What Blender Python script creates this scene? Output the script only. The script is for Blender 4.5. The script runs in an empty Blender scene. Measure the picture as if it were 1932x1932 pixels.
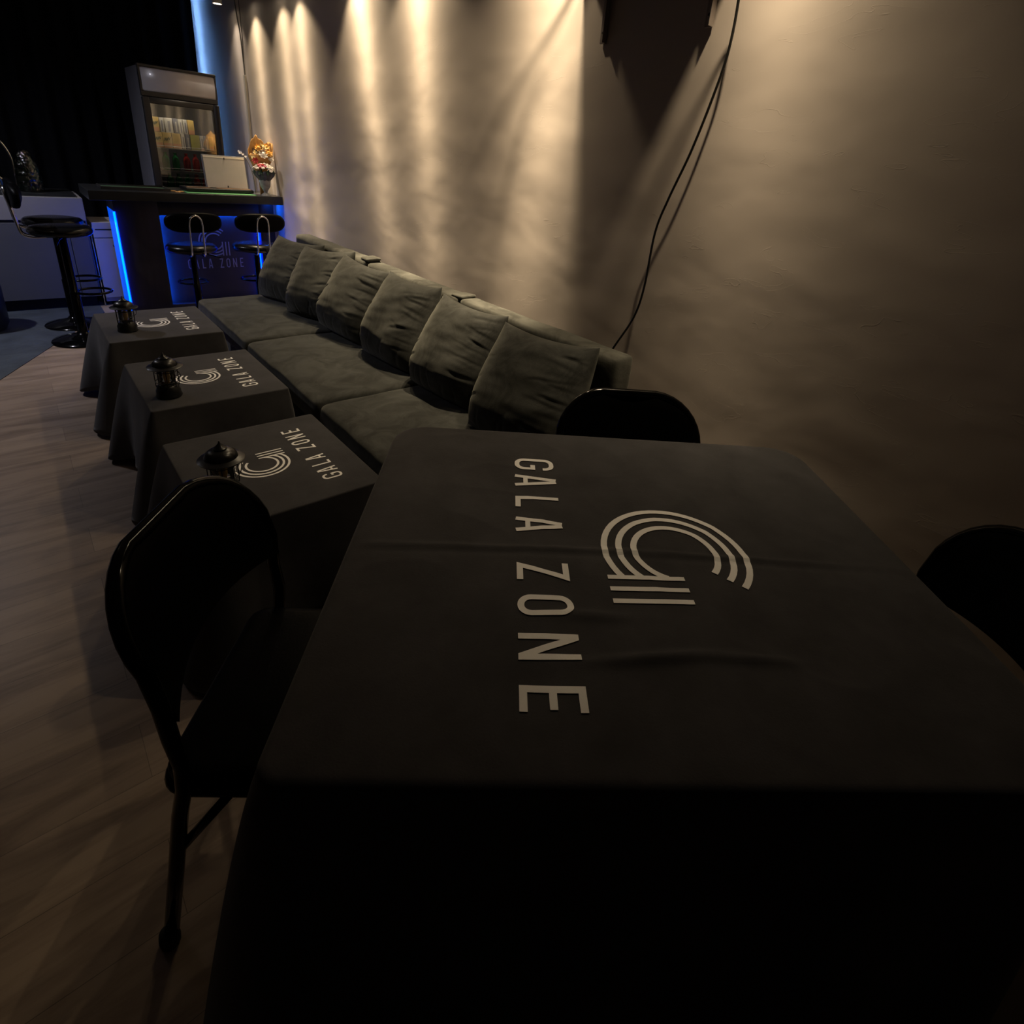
import bpy, bmesh, math, random
from mathutils import Vector, Matrix, noise

random.seed(7)
PI = math.pi
sc = bpy.context.scene
col = sc.collection

# ------------------------------------------------------------------ camera
cam_d = bpy.data.cameras.new('camera')
cam = bpy.data.objects.new('camera', cam_d)
col.objects.link(cam)
sc.camera = cam
cam_d.sensor_fit = 'HORIZONTAL'
cam_d.sensor_width = 36.0
cam_d.lens = 1059.61 / 1932 * 36
cam_d.shift_x = (966 - 1013.56) / 1932
cam_d.shift_y = (750.07 - 966) / 1932
cam_d.clip_start = 0.02
yaw, pitch, roll = 0.763, 0.3891, 0.0968
fwd = Vector((math.sin(yaw) * math.cos(pitch), math.cos(yaw) * math.cos(pitch), -math.sin(pitch)))
rgt = Vector((math.cos(yaw), -math.sin(yaw), 0))
upv = rgt.cross(fwd)
r2 = math.cos(roll) * rgt + math.sin(roll) * upv
u2 = -math.sin(roll) * rgt + math.cos(roll) * upv
cam.matrix_world = Matrix(((r2.x, u2.x, -fwd.x, 0), (r2.y, u2.y, -fwd.y, 0), (r2.z, u2.z, -fwd.z, 1.5), (0, 0, 0, 1)))

# ------------------------------------------------------------------ world, exposure
w = bpy.data.worlds.new('night')
sc.world = w
w.use_nodes = True
w.node_tree.nodes['Background'].inputs[0].default_value = (0.01, 0.012, 0.02, 1)
w.node_tree.nodes['Background'].inputs[1].default_value = 0.3
sc.view_settings.view_transform = 'Standard'
sc.view_settings.look = 'None'
sc.view_settings.gamma = 1
sc.view_settings.use_curve_mapping = False
sc.view_settings.exposure = 1.15
try:
    sc.cycles.max_bounces = 8
    sc.cycles.diffuse_bounces = 4
    sc.cycles.sample_clamp_indirect = 3.0
    sc.cycles.use_denoising = True
except Exception:
    pass

# wall washing spotlights hang near the right wall at these y positions:
# the reflector beam falls off as 1 / (angle^2 + softness^2)
WARM = (1.0, 0.79, 0.50)
POD_X, POD_Z = 1.735, 2.57
PODS = [
    # y, x, power, beam softness (degrees), cut-off cone, tilt along -y, colour
    (6.38, 1.735, 2600, 5.5, 100, 0.10, (1.0, 0.84, 0.64)),
    (5.85, 1.735, 6200, 3.8, 100, 0.06, WARM),
    (5.22, 1.735, 6000, 4.0, 100, 0.10, WARM),
    (4.88, 1.735, 7000, 4.2, 100, 0.10, WARM),
    (3.95, 1.735, 11500, 5.5, 110, 0.26, WARM),
    (3.22, 1.735, 10500, 5.5, 110, 0.14, WARM),
    (2.14, 1.700, 6000, 8.0, 120, -0.05, WARM),
    (1.965, 1.715, 11500, 6.5, 120, -0.10, WARM),
    (1.06, 1.690, 10500, 12.0, 110, 0.03, WARM),
]
# weak spotlights over the aisle, to the left of the camera's view
AISLE = [(-0.9, 3.9, 2.5, (1.0, 0.84, 0.66)), (-0.9, 5.4, 78, (0.90, 0.89, 1.0))]

# ------------------------------------------------------------------ materials
def mat(name, base, rough=0.6, metal=0.0, spec=0.5, noise_amt=0.0, noise_scale=8.0, bump=0.0, bump_scale=40.0,
        sheen=0.0, trans=0.0, emit=None, emit_s=0.0, ior=1.45, coat=0.0, stretch=None, alpha=1.0, rough_var=0.0):
    m = bpy.data.materials.new(name)
    m.use_nodes = True
    nt = m.node_tree
    b = nt.nodes['Principled BSDF']
    b.inputs['Base Color'].default_value = (*base, 1)
    b.inputs['Roughness'].default_value = rough
    b.inputs['Metallic'].default_value = metal
    b.inputs['Specular IOR Level'].default_value = spec
    b.inputs['IOR'].default_value = ior
    b.inputs['Transmission Weight'].default_value = trans
    b.inputs['Sheen Weight'].default_value = sheen
    b.inputs['Sheen Roughness'].default_value = 0.4
    b.inputs['Coat Weight'].default_value = coat
    b.inputs['Alpha'].default_value = alpha
    if emit:
        b.inputs['Emission Color'].default_value = (*emit, 1)
        b.inputs['Emission Strength'].default_value = emit_s
    tc = nt.nodes.new('ShaderNodeTexCoord')
    mp = nt.nodes.new('ShaderNodeMapping')
    nt.links.new(tc.outputs['Object'], mp.inputs['Vector'])
    if stretch:
        mp.inputs['Scale'].default_value = stretch
    if noise_amt > 0 or rough_var > 0:
        n = nt.nodes.new('ShaderNodeTexNoise')
        n.inputs['Scale'].default_value = noise_scale
        n.inputs['Detail'].default_value = 6
        n.inputs['Roughness'].default_value = 0.6
        nt.links.new(mp.outputs['Vector'], n.inputs['Vector'])
        if noise_amt > 0:
            cr = nt.nodes.new('ShaderNodeValToRGB')
            cr.color_ramp.elements[0].position = 0.3
            cr.color_ramp.elements[1].position = 0.7
            cr.color_ramp.elements[0].color = (*[c * (1 - noise_amt) for c in base], 1)
            cr.color_ramp.elements[1].color = (*[min(1, c * (1 + noise_amt)) for c in base], 1)
            nt.links.new(n.outputs['Fac'], cr.inputs['Fac'])
            nt.links.new(cr.outputs['Color'], b.inputs['Base Color'])
        if rough_var > 0:
            mr = nt.nodes.new('ShaderNodeMapRange')
            mr.inputs[3].default_value = max(0, rough - rough_var)
            mr.inputs[4].default_value = min(1, rough + rough_var)
            nt.links.new(n.outputs['Fac'], mr.inputs[0])
            nt.links.new(mr.outputs[0], b.inputs['Roughness'])
    if bump > 0:
        n2 = nt.nodes.new('ShaderNodeTexNoise')
        n2.inputs['Scale'].default_value = bump_scale
        n2.inputs['Detail'].default_value = 5
        nt.links.new(mp.outputs['Vector'], n2.inputs['Vector'])
        bp = nt.nodes.new('ShaderNodeBump')
        bp.inputs['Strength'].default_value = bump
        bp.inputs['Distance'].default_value = 0.01
        nt.links.new(n2.outputs['Fac'], bp.inputs['Height'])
        nt.links.new(bp.outputs['Normal'], b.inputs['Normal'])
    return m

M = {}
def wall_mat():
    m = mat('plaster', (0.535, 0.468, 0.425), rough=0.7, spec=0.3)
    nt = m.node_tree
    b = nt.nodes['Principled BSDF']
    tc = nt.nodes.new('ShaderNodeTexCoord')
    def nz(scale, det, sx=(1, 1, 1), dist=0.0):
        mp = nt.nodes.new('ShaderNodeMapping')
        mp.inputs['Scale'].default_value = sx
        nt.links.new(tc.outputs['Object'], mp.inputs['Vector'])
        n = nt.nodes.new('ShaderNodeTexNoise')
        n.inputs['Scale'].default_value = scale
        n.inputs['Detail'].default_value = det
        n.inputs['Distortion'].default_value = dist
        nt.links.new(mp.outputs['Vector'], n.inputs['Vector'])
        return n
    a = nz(2.4, 2, (1, 1, 1.5), 0.2)
    c = nz(26, 6)
    add = nt.nodes.new('ShaderNodeMath'); add.operation = 'MULTIPLY_ADD'
    nt.links.new(c.outputs['Fac'], add.inputs[0]); add.inputs[1].default_value = 0.035
    nt.links.new(a.outputs['Fac'], add.inputs[2])
    # thin trowel ridges
    rd = nz(5.5, 2, (1, 0.8, 2.6), 0.6)
    r1 = nt.nodes.new('ShaderNodeMath'); r1.operation = 'SUBTRACT'; nt.links.new(rd.outputs['Fac'], r1.inputs[0]); r1.inputs[1].default_value = 0.38
    r2_ = nt.nodes.new('ShaderNodeMath'); r2_.operation = 'ABSOLUTE'; nt.links.new(r1.outputs[0], r2_.inputs[0])
    r3 = nt.nodes.new('ShaderNodeMapRange'); nt.links.new(r2_.outputs[0], r3.inputs[0])
    r3.inputs[1].default_value = 0.0; r3.inputs[2].default_value = 0.004; r3.inputs[3].default_value = 0.03; r3.inputs[4].default_value = 0.0
    ad2 = nt.nodes.new('ShaderNodeMath'); ad2.operation = 'ADD'
    nt.links.new(add.outputs[0], ad2.inputs[0]); nt.links.new(r3.outputs[0], ad2.inputs[1])
    bp = nt.nodes.new('ShaderNodeBump'); bp.inputs['Strength'].default_value = 0.42; bp.inputs['Distance'].default_value = 0.014
    nt.links.new(ad2.outputs[0], bp.inputs['Height'])
    nt.links.new(bp.outputs['Normal'], b.inputs['Normal'])
    return m

def floor_mat():
    m = mat('wood_planks', (0.25, 0.19, 0.15), rough=0.42, spec=0.4)
    nt = m.node_tree
    b = nt.nodes['Principled BSDF']
    tc = nt.nodes.new('ShaderNodeTexCoord')
    br = nt.nodes.new('ShaderNodeTexBrick')
    br.inputs['Scale'].default_value = 1.0
    br.inputs['Brick Width'].default_value = 1.22
    br.inputs['Row Height'].default_value = 0.18
    br.inputs['Mortar Size'].default_value = 0.0008
    br.inputs['Color1'].default_value = (0.25, 0.19, 0.145, 1)
    br.inputs['Color2'].default_value = (0.33, 0.255, 0.195, 1)
    br.inputs['Mortar'].default_value = (0.15, 0.115, 0.09, 1)
    br.offset = 0.37
    nt.links.new(tc.outputs['Object'], br.inputs['Vector'])
    mp = nt.nodes.new('ShaderNodeMapping'); mp.inputs['Scale'].default_value = (1.3, 9, 1)
    nt.links.new(tc.outputs['Object'], mp.inputs['Vector'])
    n = nt.nodes.new('ShaderNodeTexNoise'); n.inputs['Scale'].default_value = 1.5; n.inputs['Detail'].default_value = 8; n.inputs['Roughness'].default_value = 0.62; n.inputs['Distortion'].default_value = 0.7
    nt.links.new(mp.outputs['Vector'], n.inputs['Vector'])
    cr = nt.nodes.new('ShaderNodeValToRGB')
    cr.color_ramp.elements[0].position = 0.34; cr.color_ramp.elements[0].color = (0.60, 0.57, 0.55, 1)
    cr.color_ramp.elements[1].position = 0.58; cr.color_ramp.elements[1].color = (1.0, 1.0, 1.0, 1)
    nt.links.new(n.outputs['Fac'], cr.inputs['Fac'])
    mx = nt.nodes.new('ShaderNodeMix'); mx.data_type = 'RGBA'; mx.blend_type = 'MULTIPLY'; mx.inputs[0].default_value = 1.0
    nt.links.new(br.outputs['Color'], mx.inputs[6]); nt.links.new(cr.outputs['Color'], mx.inputs[7])
    nt.links.new(mx.outputs[2], b.inputs['Base Color'])
    bp = nt.nodes.new('ShaderNodeBump'); bp.inputs['Strength'].default_value = 0.25; bp.inputs['Distance'].default_value = 0.004
    nt.links.new(n.outputs['Fac'], bp.inputs['Height']); nt.links.new(bp.outputs['Normal'], b.inputs['Normal'])
    return m

def velvet(name, base):
    m = mat(name, base, rough=0.85, spec=0.15, sheen=0.35)
    nt = m.node_tree
    b = nt.nodes['Principled BSDF']
    b.inputs['Sheen Tint'].default_value = (0.55, 0.55, 0.48, 1)
    b.inputs['Sheen Roughness'].default_value = 0.5
    tc = nt.nodes.new('ShaderNodeTexCoord')
    n = nt.nodes.new('ShaderNodeTexNoise'); n.inputs['Scale'].default_value = 6.0; n.inputs['Detail'].default_value = 7; n.inputs['Roughness'].default_value = 0.68; n.inputs['Distortion'].default_value = 1.6
    nt.links.new(tc.outputs['Object'], n.inputs['Vector'])
    cr = nt.nodes.new('ShaderNodeValToRGB')
    cr.color_ramp.elements[0].position = 0.38; cr.color_ramp.elements[0].color = (*[c * 0.6 for c in base], 1)
    cr.color_ramp.elements[1].position = 0.62; cr.color_ramp.elements[1].color = (*[c * 1.55 for c in base], 1)
    nt.links.new(n.outputs['Fac'], cr.inputs['Fac']); nt.links.new(cr.outputs['Color'], b.inputs['Base Color'])
    n2 = nt.nodes.new('ShaderNodeTexNoise'); n2.inputs['Scale'].default_value = 260
    nt.links.new(tc.outputs['Object'], n2.inputs['Vector'])
    bp = nt.nodes.new('ShaderNodeBump'); bp.inputs['Strength'].default_value = 0.25; bp.inputs['Distance'].default_value = 0.002
    nt.links.new(n2.outputs['Fac'], bp.inputs['Height']); nt.links.new(bp.outputs['Normal'], b.inputs['Normal'])
    return m

M['wall'] = wall_mat()
M['dark_wall'] = mat('grey_paint', (0.16, 0.15, 0.14), 0.8, noise_amt=0.2)
M['ceiling'] = mat('ceiling_paint', (0.46, 0.45, 0.43), 0.9, noise_amt=0.1)
M['floor'] = floor_mat()
M['vinyl'] = mat('dark_vinyl', (0.045, 0.055, 0.068), 0.5, noise_amt=0.35, noise_scale=5, bump=0.15)
M['cloth'] = mat('table_cloth_fabric', (0.045, 0.044, 0.049), 0.85, spec=0.2, noise_amt=0.22, noise_scale=9, bump=0.10, bump_scale=260, sheen=0.15)
M['print'] = mat('cream_print', (0.93, 0.92, 0.92), 0.65, spec=0.3, noise_amt=0.02)
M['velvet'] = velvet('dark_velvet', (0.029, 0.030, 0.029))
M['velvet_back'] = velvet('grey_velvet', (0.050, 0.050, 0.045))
M['black_paint'] = mat('black_gloss_paint', (0.0015, 0.0015, 0.0018), 0.12, spec=0.2, rough_var=0.04)
M['black_vinyl'] = mat('black_upholstery', (0.0016, 0.0016, 0.002), 0.42, spec=0.05, bump=0.05, bump_scale=180)
M['black_matte'] = mat('black_metal', (0.008, 0.008, 0.009), 0.35, spec=0.5, noise_amt=0.2)
M['stool_vinyl'] = mat('glossy_black_upholstery', (0.003, 0.003, 0.0035), 0.25, spec=0.35, bump=0.05, bump_scale=120)
M['chrome'] = mat('chrome', (0.75, 0.75, 0.78), 0.12, metal=1.0, rough_var=0.05)
M['zipper'] = mat('zip_pull_metal', (0.7, 0.66, 0.55), 0.3, metal=1.0, noise_amt=0.1)
M['bar_wood'] = mat('dark_bar_laminate', (0.018, 0.0165, 0.019), 0.5, noise_amt=0.4, noise_scale=2.2, stretch=(9, 9, 0.8), bump=0.05)
M['bar_panel'] = mat('black_bar_panel', (0.022, 0.022, 0.028), 0.45, noise_amt=0.15)
M['bar_side'] = mat('pale_side_board', (0.70, 0.72, 0.78), 0.6, noise_amt=0.05)
M['counter'] = mat('black_counter', (0.015, 0.016, 0.018), 0.3, noise_amt=0.3, noise_scale=20)
M['bar_print'] = mat('silver_lettering', (0.26, 0.27, 0.32), 0.5, noise_amt=0.05)
M['green_mat'] = mat('green_rubber', (0.12, 0.36, 0.14), 0.55, noise_amt=0.25, bump=0.2, bump_scale=120)
M['led'] = mat('blue_led', (0.01, 0.02, 0.4), 0.4, emit=(0.0, 0.020, 1.0), emit_s=9, noise_amt=0.02)
M['led_bright'] = mat('bright_blue_led', (0.01, 0.02, 0.4), 0.4, emit=(0.0, 0.032, 1.0), emit_s=9, noise_amt=0.02)
M['led_hidden'] = mat('concealed_blue_led', (0.01, 0.02, 0.4), 0.4, emit=(0.0, 0.10, 1.0), emit_s=55, noise_amt=0.02)
M['diffuser'] = mat('blue_light_diffuser', (0.02, 0.06, 0.4), 0.4, emit=(0.0, 0.10, 1.0), emit_s=0.34, noise_amt=0.05)
M['led_wall'] = mat('blue_led_cove', (0.02, 0.1, 0.4), 0.4, emit=(0.20, 0.45, 1.0), emit_s=24, noise_amt=0.02)
M['cabinet_door_shaded'] = mat('shaded_laminate_doors', (0.085, 0.09, 0.105), 0.4, noise_amt=0.04)  # shade below the apron painted into the door colour, darker than the cabinet
M['cabinet'] = mat('white_laminate', (0.22, 0.22, 0.235), 0.4, noise_amt=0.04)
M['appliance'] = mat('white_appliance', (0.30, 0.29, 0.29), 0.35, noise_amt=0.03)
M['gap'] = mat('dark_gap', (0.006, 0.006, 0.007), 0.8, noise_amt=0.1)
M['curtain'] = mat('black_curtain', (0.004, 0.0045, 0.006), 0.9, spec=0.1, noise_amt=0.2, bump=0.1)
M['fridge_body'] = mat('charcoal_fridge_metal', (0.13, 0.13, 0.15), 0.45, noise_amt=0.08)
M['fridge_frame'] = mat('black_fridge_frame', (0.022, 0.021, 0.022), 0.35, noise_amt=0.1)
M['fridge_sign'] = mat('grey_light_panel', (0.48, 0.46, 0.49), 0.25, noise_amt=0.03, coat=0.3)
M['fridge_in'] = mat('fridge_lining', (0.05, 0.05, 0.05), 0.5, noise_amt=0.05)
M['wire'] = mat('pale_shelf_wire', (0.55, 0.52, 0.48), 0.4, metal=0.3, noise_amt=0.05)
M['cable'] = mat('black_cable_rubber', (0.01, 0.01, 0.01), 0.35, noise_amt=0.1)
M['greycable'] = mat('grey_cable', (0.16, 0.15, 0.14), 0.6, noise_amt=0.1)
M['trunk'] = mat('beige_trunking', (0.36, 0.33, 0.29), 0.6, noise_amt=0.04)
M['shelf'] = mat('shelf_board', (0.06, 0.05, 0.045), 0.6, noise_amt=0.3, noise_scale=3, stretch=(1, 8, 1))
M['bracket'] = mat('grey_bracket_steel', (0.30, 0.26, 0.24), 0.4, metal=0.3, noise_amt=0.1)
M['pod'] = mat('white_lamp_housing', (0.7, 0.7, 0.7), 0.4, noise_amt=0.03)
M['lamp_face'] = mat('lamp_lens', (0.9, 0.85, 0.7), 0.4, emit=(1.0, 0.85, 0.6), emit_s=6, noise_amt=0.01)
M['lantern_black'] = mat('satin_black_lantern', (0.006, 0.006, 0.007), 0.3, spec=0.5, rough_var=0.05)
M['amber'] = mat('amber_bulb_glass', (0.95, 0.62, 0.22), 0.25, trans=0.0, noise_amt=0.1)
M['steel'] = mat('bright_reflector', (0.8, 0.76, 0.68), 0.15, metal=1.0, noise_amt=0.05)
M['kraft'] = mat('kraft_paper', (0.50, 0.27, 0.09), 0.8, noise_amt=0.2, bump=0.3, bump_scale=30)
M['kraft_dark'] = mat('brown_paper', (0.14, 0.08, 0.045), 0.8, noise_amt=0.3, bump=0.3, bump_scale=30)
M['grey_paper'] = mat('grey_wrap', (0.10, 0.10, 0.12), 0.6, noise_amt=0.4, noise_scale=20)
M['cream_flower'] = mat('cream_petals', (0.80, 0.66, 0.36), 0.7, noise_amt=0.2, noise_scale=40)
M['white_flower'] = mat('white_petals', (0.80, 0.74, 0.68), 0.7, noise_amt=0.15, noise_scale=60)
M['yellow_flower'] = mat('orange_petals', (0.80, 0.45, 0.10), 0.7, noise_amt=0.25, noise_scale=40)
M['red_flower'] = mat('red_petals', (0.50, 0.06, 0.06), 0.7, noise_amt=0.3, noise_scale=40)
M['pink_flower'] = mat('pink_petals', (0.75, 0.25, 0.35), 0.7, noise_amt=0.3, noise_scale=40)
M['leaf'] = mat('dark_leaf', (0.03, 0.07, 0.035), 0.6, noise_amt=0.3)
M['vase'] = mat('smoky_glass_vase', (0.36, 0.35, 0.33), 0.15, noise_amt=0.3, noise_scale=30)
M['case_lid'] = mat('pale_case_lid', (0.46, 0.42, 0.38), 0.4, noise_amt=0.05)
M['case_trim'] = mat('cream_case_trim', (0.75, 0.68, 0.56), 0.4, noise_amt=0.03)
M['carton_yellow'] = mat('yellow_carton', (0.72, 0.48, 0.14), 0.5, noise_amt=0.15, noise_scale=25)
M['carton_orange'] = mat('orange_carton_base', (0.75, 0.35, 0.16), 0.5, noise_amt=0.1, noise_scale=25)
M['carton_green'] = mat('lime_carton', (0.50, 0.47, 0.10), 0.5, noise_amt=0.15, noise_scale=25)
M['carton_white'] = mat('pale_carton', (0.62, 0.58, 0.50), 0.5, noise_amt=0.1, noise_scale=25)
M['carton_grey'] = mat('grey_carton', (0.22, 0.22, 0.26), 0.5, noise_amt=0.1, noise_scale=25)
M['script'] = mat('dark_green_script', (0.06, 0.10, 0.03), 0.5, noise_amt=0.1)
M['bottle_green'] = mat('green_bottle_glass', (0.02, 0.20, 0.06), 0.12, noise_amt=0.2, coat=0.5)
M['bottle_red'] = mat('red_bottle', (0.38, 0.03, 0.025), 0.12, noise_amt=0.2, coat=0.5)
M['clear_wrap'] = mat('greenish_clear_plastic', (0.16, 0.26, 0.22), 0.12, trans=0.6, ior=1.3, bump=0.6, bump_scale=25, noise_amt=0.2)
M['label_green'] = mat('green_label', (0.05, 0.16, 0.08), 0.5, noise_amt=0.1)
M['label_pale'] = mat('pale_label', (0.28, 0.32, 0.30), 0.5, noise_amt=0.2)
M['cellophane'] = mat('clear_cellophane', (0.95, 0.93, 0.98), 0.1, trans=0.7, ior=1.3, bump=0.8, bump_scale=60, noise_amt=0.02)
M['dial'] = mat('dark_blue_dial', (0.01, 0.03, 0.10), 0.3, noise_amt=0.3)

def glass_mat():
    m = bpy.data.materials.new('clear_glass')
    m.use_nodes = True
    nt = m.node_tree
    nt.nodes.remove(nt.nodes['Principled BSDF'])
    out = [n for n in nt.nodes if n.type == 'OUTPUT_MATERIAL'][0]
    tr = nt.nodes.new('ShaderNodeBsdfTransparent'); tr.inputs[0].default_value = (0.93, 0.95, 0.94, 1)
    gl = nt.nodes.new('ShaderNodeBsdfGlossy'); gl.inputs['Roughness'].default_value = 0.03
    fr = nt.nodes.new('ShaderNodeFresnel'); fr.inputs['IOR'].default_value = 1.9
    mx = nt.nodes.new('ShaderNodeMixShader')
    nt.links.new(fr.outputs[0], mx.inputs[0]); nt.links.new(tr.outputs[0], mx.inputs[1]); nt.links.new(gl.outputs[0], mx.inputs[2])
    nt.links.new(mx.outputs[0], out.inputs['Surface'])
    return m
M['glass'] = glass_mat()
wm = glass_mat(); wm.name = 'crinkled_clear_plastic'
_nt = wm.node_tree
for _n in _nt.nodes:
    if _n.type == 'BSDF_TRANSPARENT': _n.inputs[0].default_value = (0.62, 0.78, 0.72, 1)
    if _n.type == 'BSDF_GLOSSY':
        _n.inputs['Roughness'].default_value = 0.12
        _b = _nt.nodes.new('ShaderNodeBump'); _b.inputs['Strength'].default_value = 0.9; _b.inputs['Distance'].default_value = 0.02
        _z = _nt.nodes.new('ShaderNodeTexNoise'); _z.inputs['Scale'].default_value = 28
        _t = _nt.nodes.new('ShaderNodeTexCoord'); _nt.links.new(_t.outputs['Object'], _z.inputs['Vector'])
        _nt.links.new(_z.outputs['Fac'], _b.inputs['Height']); _nt.links.new(_b.outputs['Normal'], _n.inputs['Normal'])
M['clear_wrap'] = wm

# ------------------------------------------------------------------ mesh helpers
class MB:
    def __init__(self):
        self.v = []; self.f = []; self.mi = []
    def add(self, vs, fs, mi=0):
        o = len(self.v)
        self.v += [tuple(p) for p in vs]
        self.f += [tuple(i + o for i in f) for f in fs]
        self.mi += [mi] * len(fs)
    def box(self, lo, hi, mi=0, rot=None, piv=None):
        x0, y0, z0 = lo; x1, y1, z1 = hi
        vs = [Vector(p) for p in ((x0, y0, z0), (x1, y0, z0), (x1, y1, z0), (x0, y1, z0), (x0, y0, z1), (x1, y0, z1), (x1, y1, z1), (x0, y1, z1))]
        if rot is not None:
            piv = Vector(piv) if piv else Vector(((x0 + x1) / 2, (y0 + y1) / 2, (z0 + z1) / 2))
            vs = [piv + rot @ (p - piv) for p in vs]
        self.add(vs, [(0, 3, 2, 1), (4, 5, 6, 7), (0, 1, 5, 4), (1, 2, 6, 5), (2, 3, 7, 6), (3, 0, 4, 7)], mi)
    def tube(self, pts, r, n=10, closed=False, mi=0, caps=True):
        pts = [Vector(p) for p in pts]
        N = len(pts)
        rs = r if isinstance(r, (list, tuple)) else [r] * N
        tans = []
        for i in range(N):
            if closed:
                t = pts[(i + 1) % N] - pts[i - 1]
            else:
                t = pts[min(i + 1, N - 1)] - pts[max(i - 1, 0)]
            tans.append(t.normalized() if t.length > 1e-9 else Vector((0, 0, 1)))
        a = Vector((0, 0, 1)) if abs(tans[0].z) < 0.9 else Vector((1, 0, 0))
        nrm = (a - tans[0] * a.dot(tans[0])).normalized()
        vs = []
        for i in range(N):
            nrm = (nrm - tans[i] * nrm.dot(tans[i]))
            nrm = nrm.normalized()
            bi = tans[i].cross(nrm)
            for k in range(n):
                an = 2 * PI * k / n
                vs.append(pts[i] + (nrm * math.cos(an) + bi * math.sin(an)) * rs[i])
        fs = []
        for i in range(N if closed else N - 1):
            j = (i + 1) % N
            for k in range(n):
                fs.append((i * n + k, i * n + (k + 1) % n, j * n + (k + 1) % n, j * n + k))
        if not closed and caps:
            fs.append(tuple(range(n - 1, -1, -1)))
            fs.append(tuple(range((N - 1) * n, N * n)))
        self.add(vs, fs, mi)
    def lathe(self, prof, n=32, c=(0, 0, 0), mi=0, sx=1.0, sy=1.0):
        vs = []; fs = []
        for (r, z) in prof:
            for k in range(n):
                an = 2 * PI * k / n
                vs.append((c[0] + r * math.cos(an) * sx, c[1] + r * math.sin(an) * sy, c[2] + z))
        for i in range(len(prof) - 1):
            for k in range(n):
                fs.append((i * n + k, i * n + (k + 1) % n, (i + 1) * n + (k + 1) % n, (i + 1) * n + k))
        if prof[0][0] > 1e-5:
            fs.append(tuple(range(n - 1, -1, -1)))
        if prof[-1][0] > 1e-5:
            fs.append(tuple(range((len(prof) - 1) * n, len(prof) * n)))
        self.add(vs, fs, mi)
    def prism(self, poly, z0, z1, mi=0, f=None):
        """poly is a CCW 2D outline, f maps (x, y, z) to 3D"""
        f = f or (lambda x, y, z: (x, y, z))
        n = len(poly)
        vs = [f(x, y, z0) for x, y in poly] + [f(x, y, z1) for x, y in poly]
        fs = [tuple(range(n - 1, -1, -1)), tuple(range(n, 2 * n))]
        fs += [(i, (i + 1) % n, (i + 1) % n + n, i + n) for i in range(n)]
        self.add(vs, fs, mi)
    def build(self, name, mats, parent=None, smooth=False, bevel=0.0, segs=2, sub=0, loc=None, rotz=0.0, solid=0.0, clean=True):
        me = bpy.data.meshes.new(name)
        me.from_pydata(self.v, [], self.f)
        if not isinstance(mats, (list, tuple)):
            mats = [mats]
        for m in mats:
            me.materials.append(m)
        for p, i in zip(me.polygons, self.mi):
            p.material_index = i
        bm = bmesh.new(); bm.from_mesh(me)
        bmesh.ops.remove_doubles(bm, verts=bm.verts, dist=1e-6)
        bmesh.ops.recalc_face_normals(bm, faces=bm.faces)
        bm.to_mesh(me); bm.free()
        if smooth:
            for p in me.polygons:
                p.use_smooth = True
        ob = bpy.data.objects.new(name, me)
        col.objects.link(ob)
        if parent is not None:
            ob.parent = parent
        if loc is not None:
            ob.location = loc
        ob.rotation_euler.z = rotz
        if solid:
            s = ob.modifiers.new('thickness', 'SOLIDIFY'); s.thickness = solid; s.offset = -1
        if bevel > 0:
            b = ob.modifiers.new('edges', 'BEVEL'); b.width = bevel; b.segments = segs; b.limit_method = 'ANGLE'; b.angle_limit = math.radians(40)
            for p in me.polygons:
                p.use_smooth = True
            wn = ob.modifiers.new('normals', 'WEIGHTED_NORMAL')
        if sub:
            s = ob.modifiers.new('smooth', 'SUBSURF'); s.levels = sub; s.render_levels = sub
        return ob

def auto_smooth(ob, deg=35):
    """mark sharp edges by angle so the rest shades smoothly"""
    me = ob.data
    bm = bmesh.new(); bm.from_mesh(me)
    for e in bm.edges:
        if len(e.link_faces) == 2 and e.calc_face_angle(0) > math.radians(deg):
            e.smooth = False
    for f in bm.faces:
        f.smooth = True
    bm.to_mesh(me); bm.free()
    return ob

def tag(o, label=None, cat=None, group=None, kind=None):
    if label: o['label'] = label
    if cat: o['category'] = cat
    if group: o['group'] = group
    if kind: o['kind'] = kind
    return o

def thing(name, label, cat, loc=(0, 0, 0), rotz=0.0, group=None):
    o = bpy.data.objects.new(name, None)
    o.empty_display_size = 0.1
    col.objects.link(o)
    o.location = loc
    o.rotation_euler.z = rotz
    return tag(o, label, cat, group)

def kids(o):
    return [c for c in col.objects if c.parent == o]

def copy_tree(o, parent=None):
    c = o.copy(); col.objects.link(c); c.parent = parent
    for ch in kids(o):
        copy_tree(ch, c)
    return c

def dup(root, loc, rotz, label, group=None):
    c = copy_tree(root)
    c.location = loc; c.rotation_euler.z = rotz
    c['label'] = label
    if group: c['group'] = group
    return c

def catmull(pts, k=8, closed=False):
    pts = [Vector(p) for p in pts]
    n = len(pts); out = []
    rng = range(n if closed else n - 1)
    for i in rng:
        if closed:
            p0, p1, p2, p3 = pts[i - 1], pts[i], pts[(i + 1) % n], pts[(i + 2) % n]
        else:
            p0, p1, p2, p3 = pts[max(i - 1, 0)], pts[i], pts[i + 1], pts[min(i + 2, n - 1)]
        for j in range(k):
            t = j / k
            out.append(0.5 * ((2 * p1) + (p2 - p0) * t + (2 * p0 - 5 * p1 + 4 * p2 - p3) * t * t + (3 * p1 - p0 - 3 * p2 + p3) * t ** 3))
    if not closed:
        out.append(pts[-1])
    return out

def nz(x, y, z=0.0, s=1.0):
    return noise.noise(Vector((x * s, y * s, z * s)))

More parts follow.
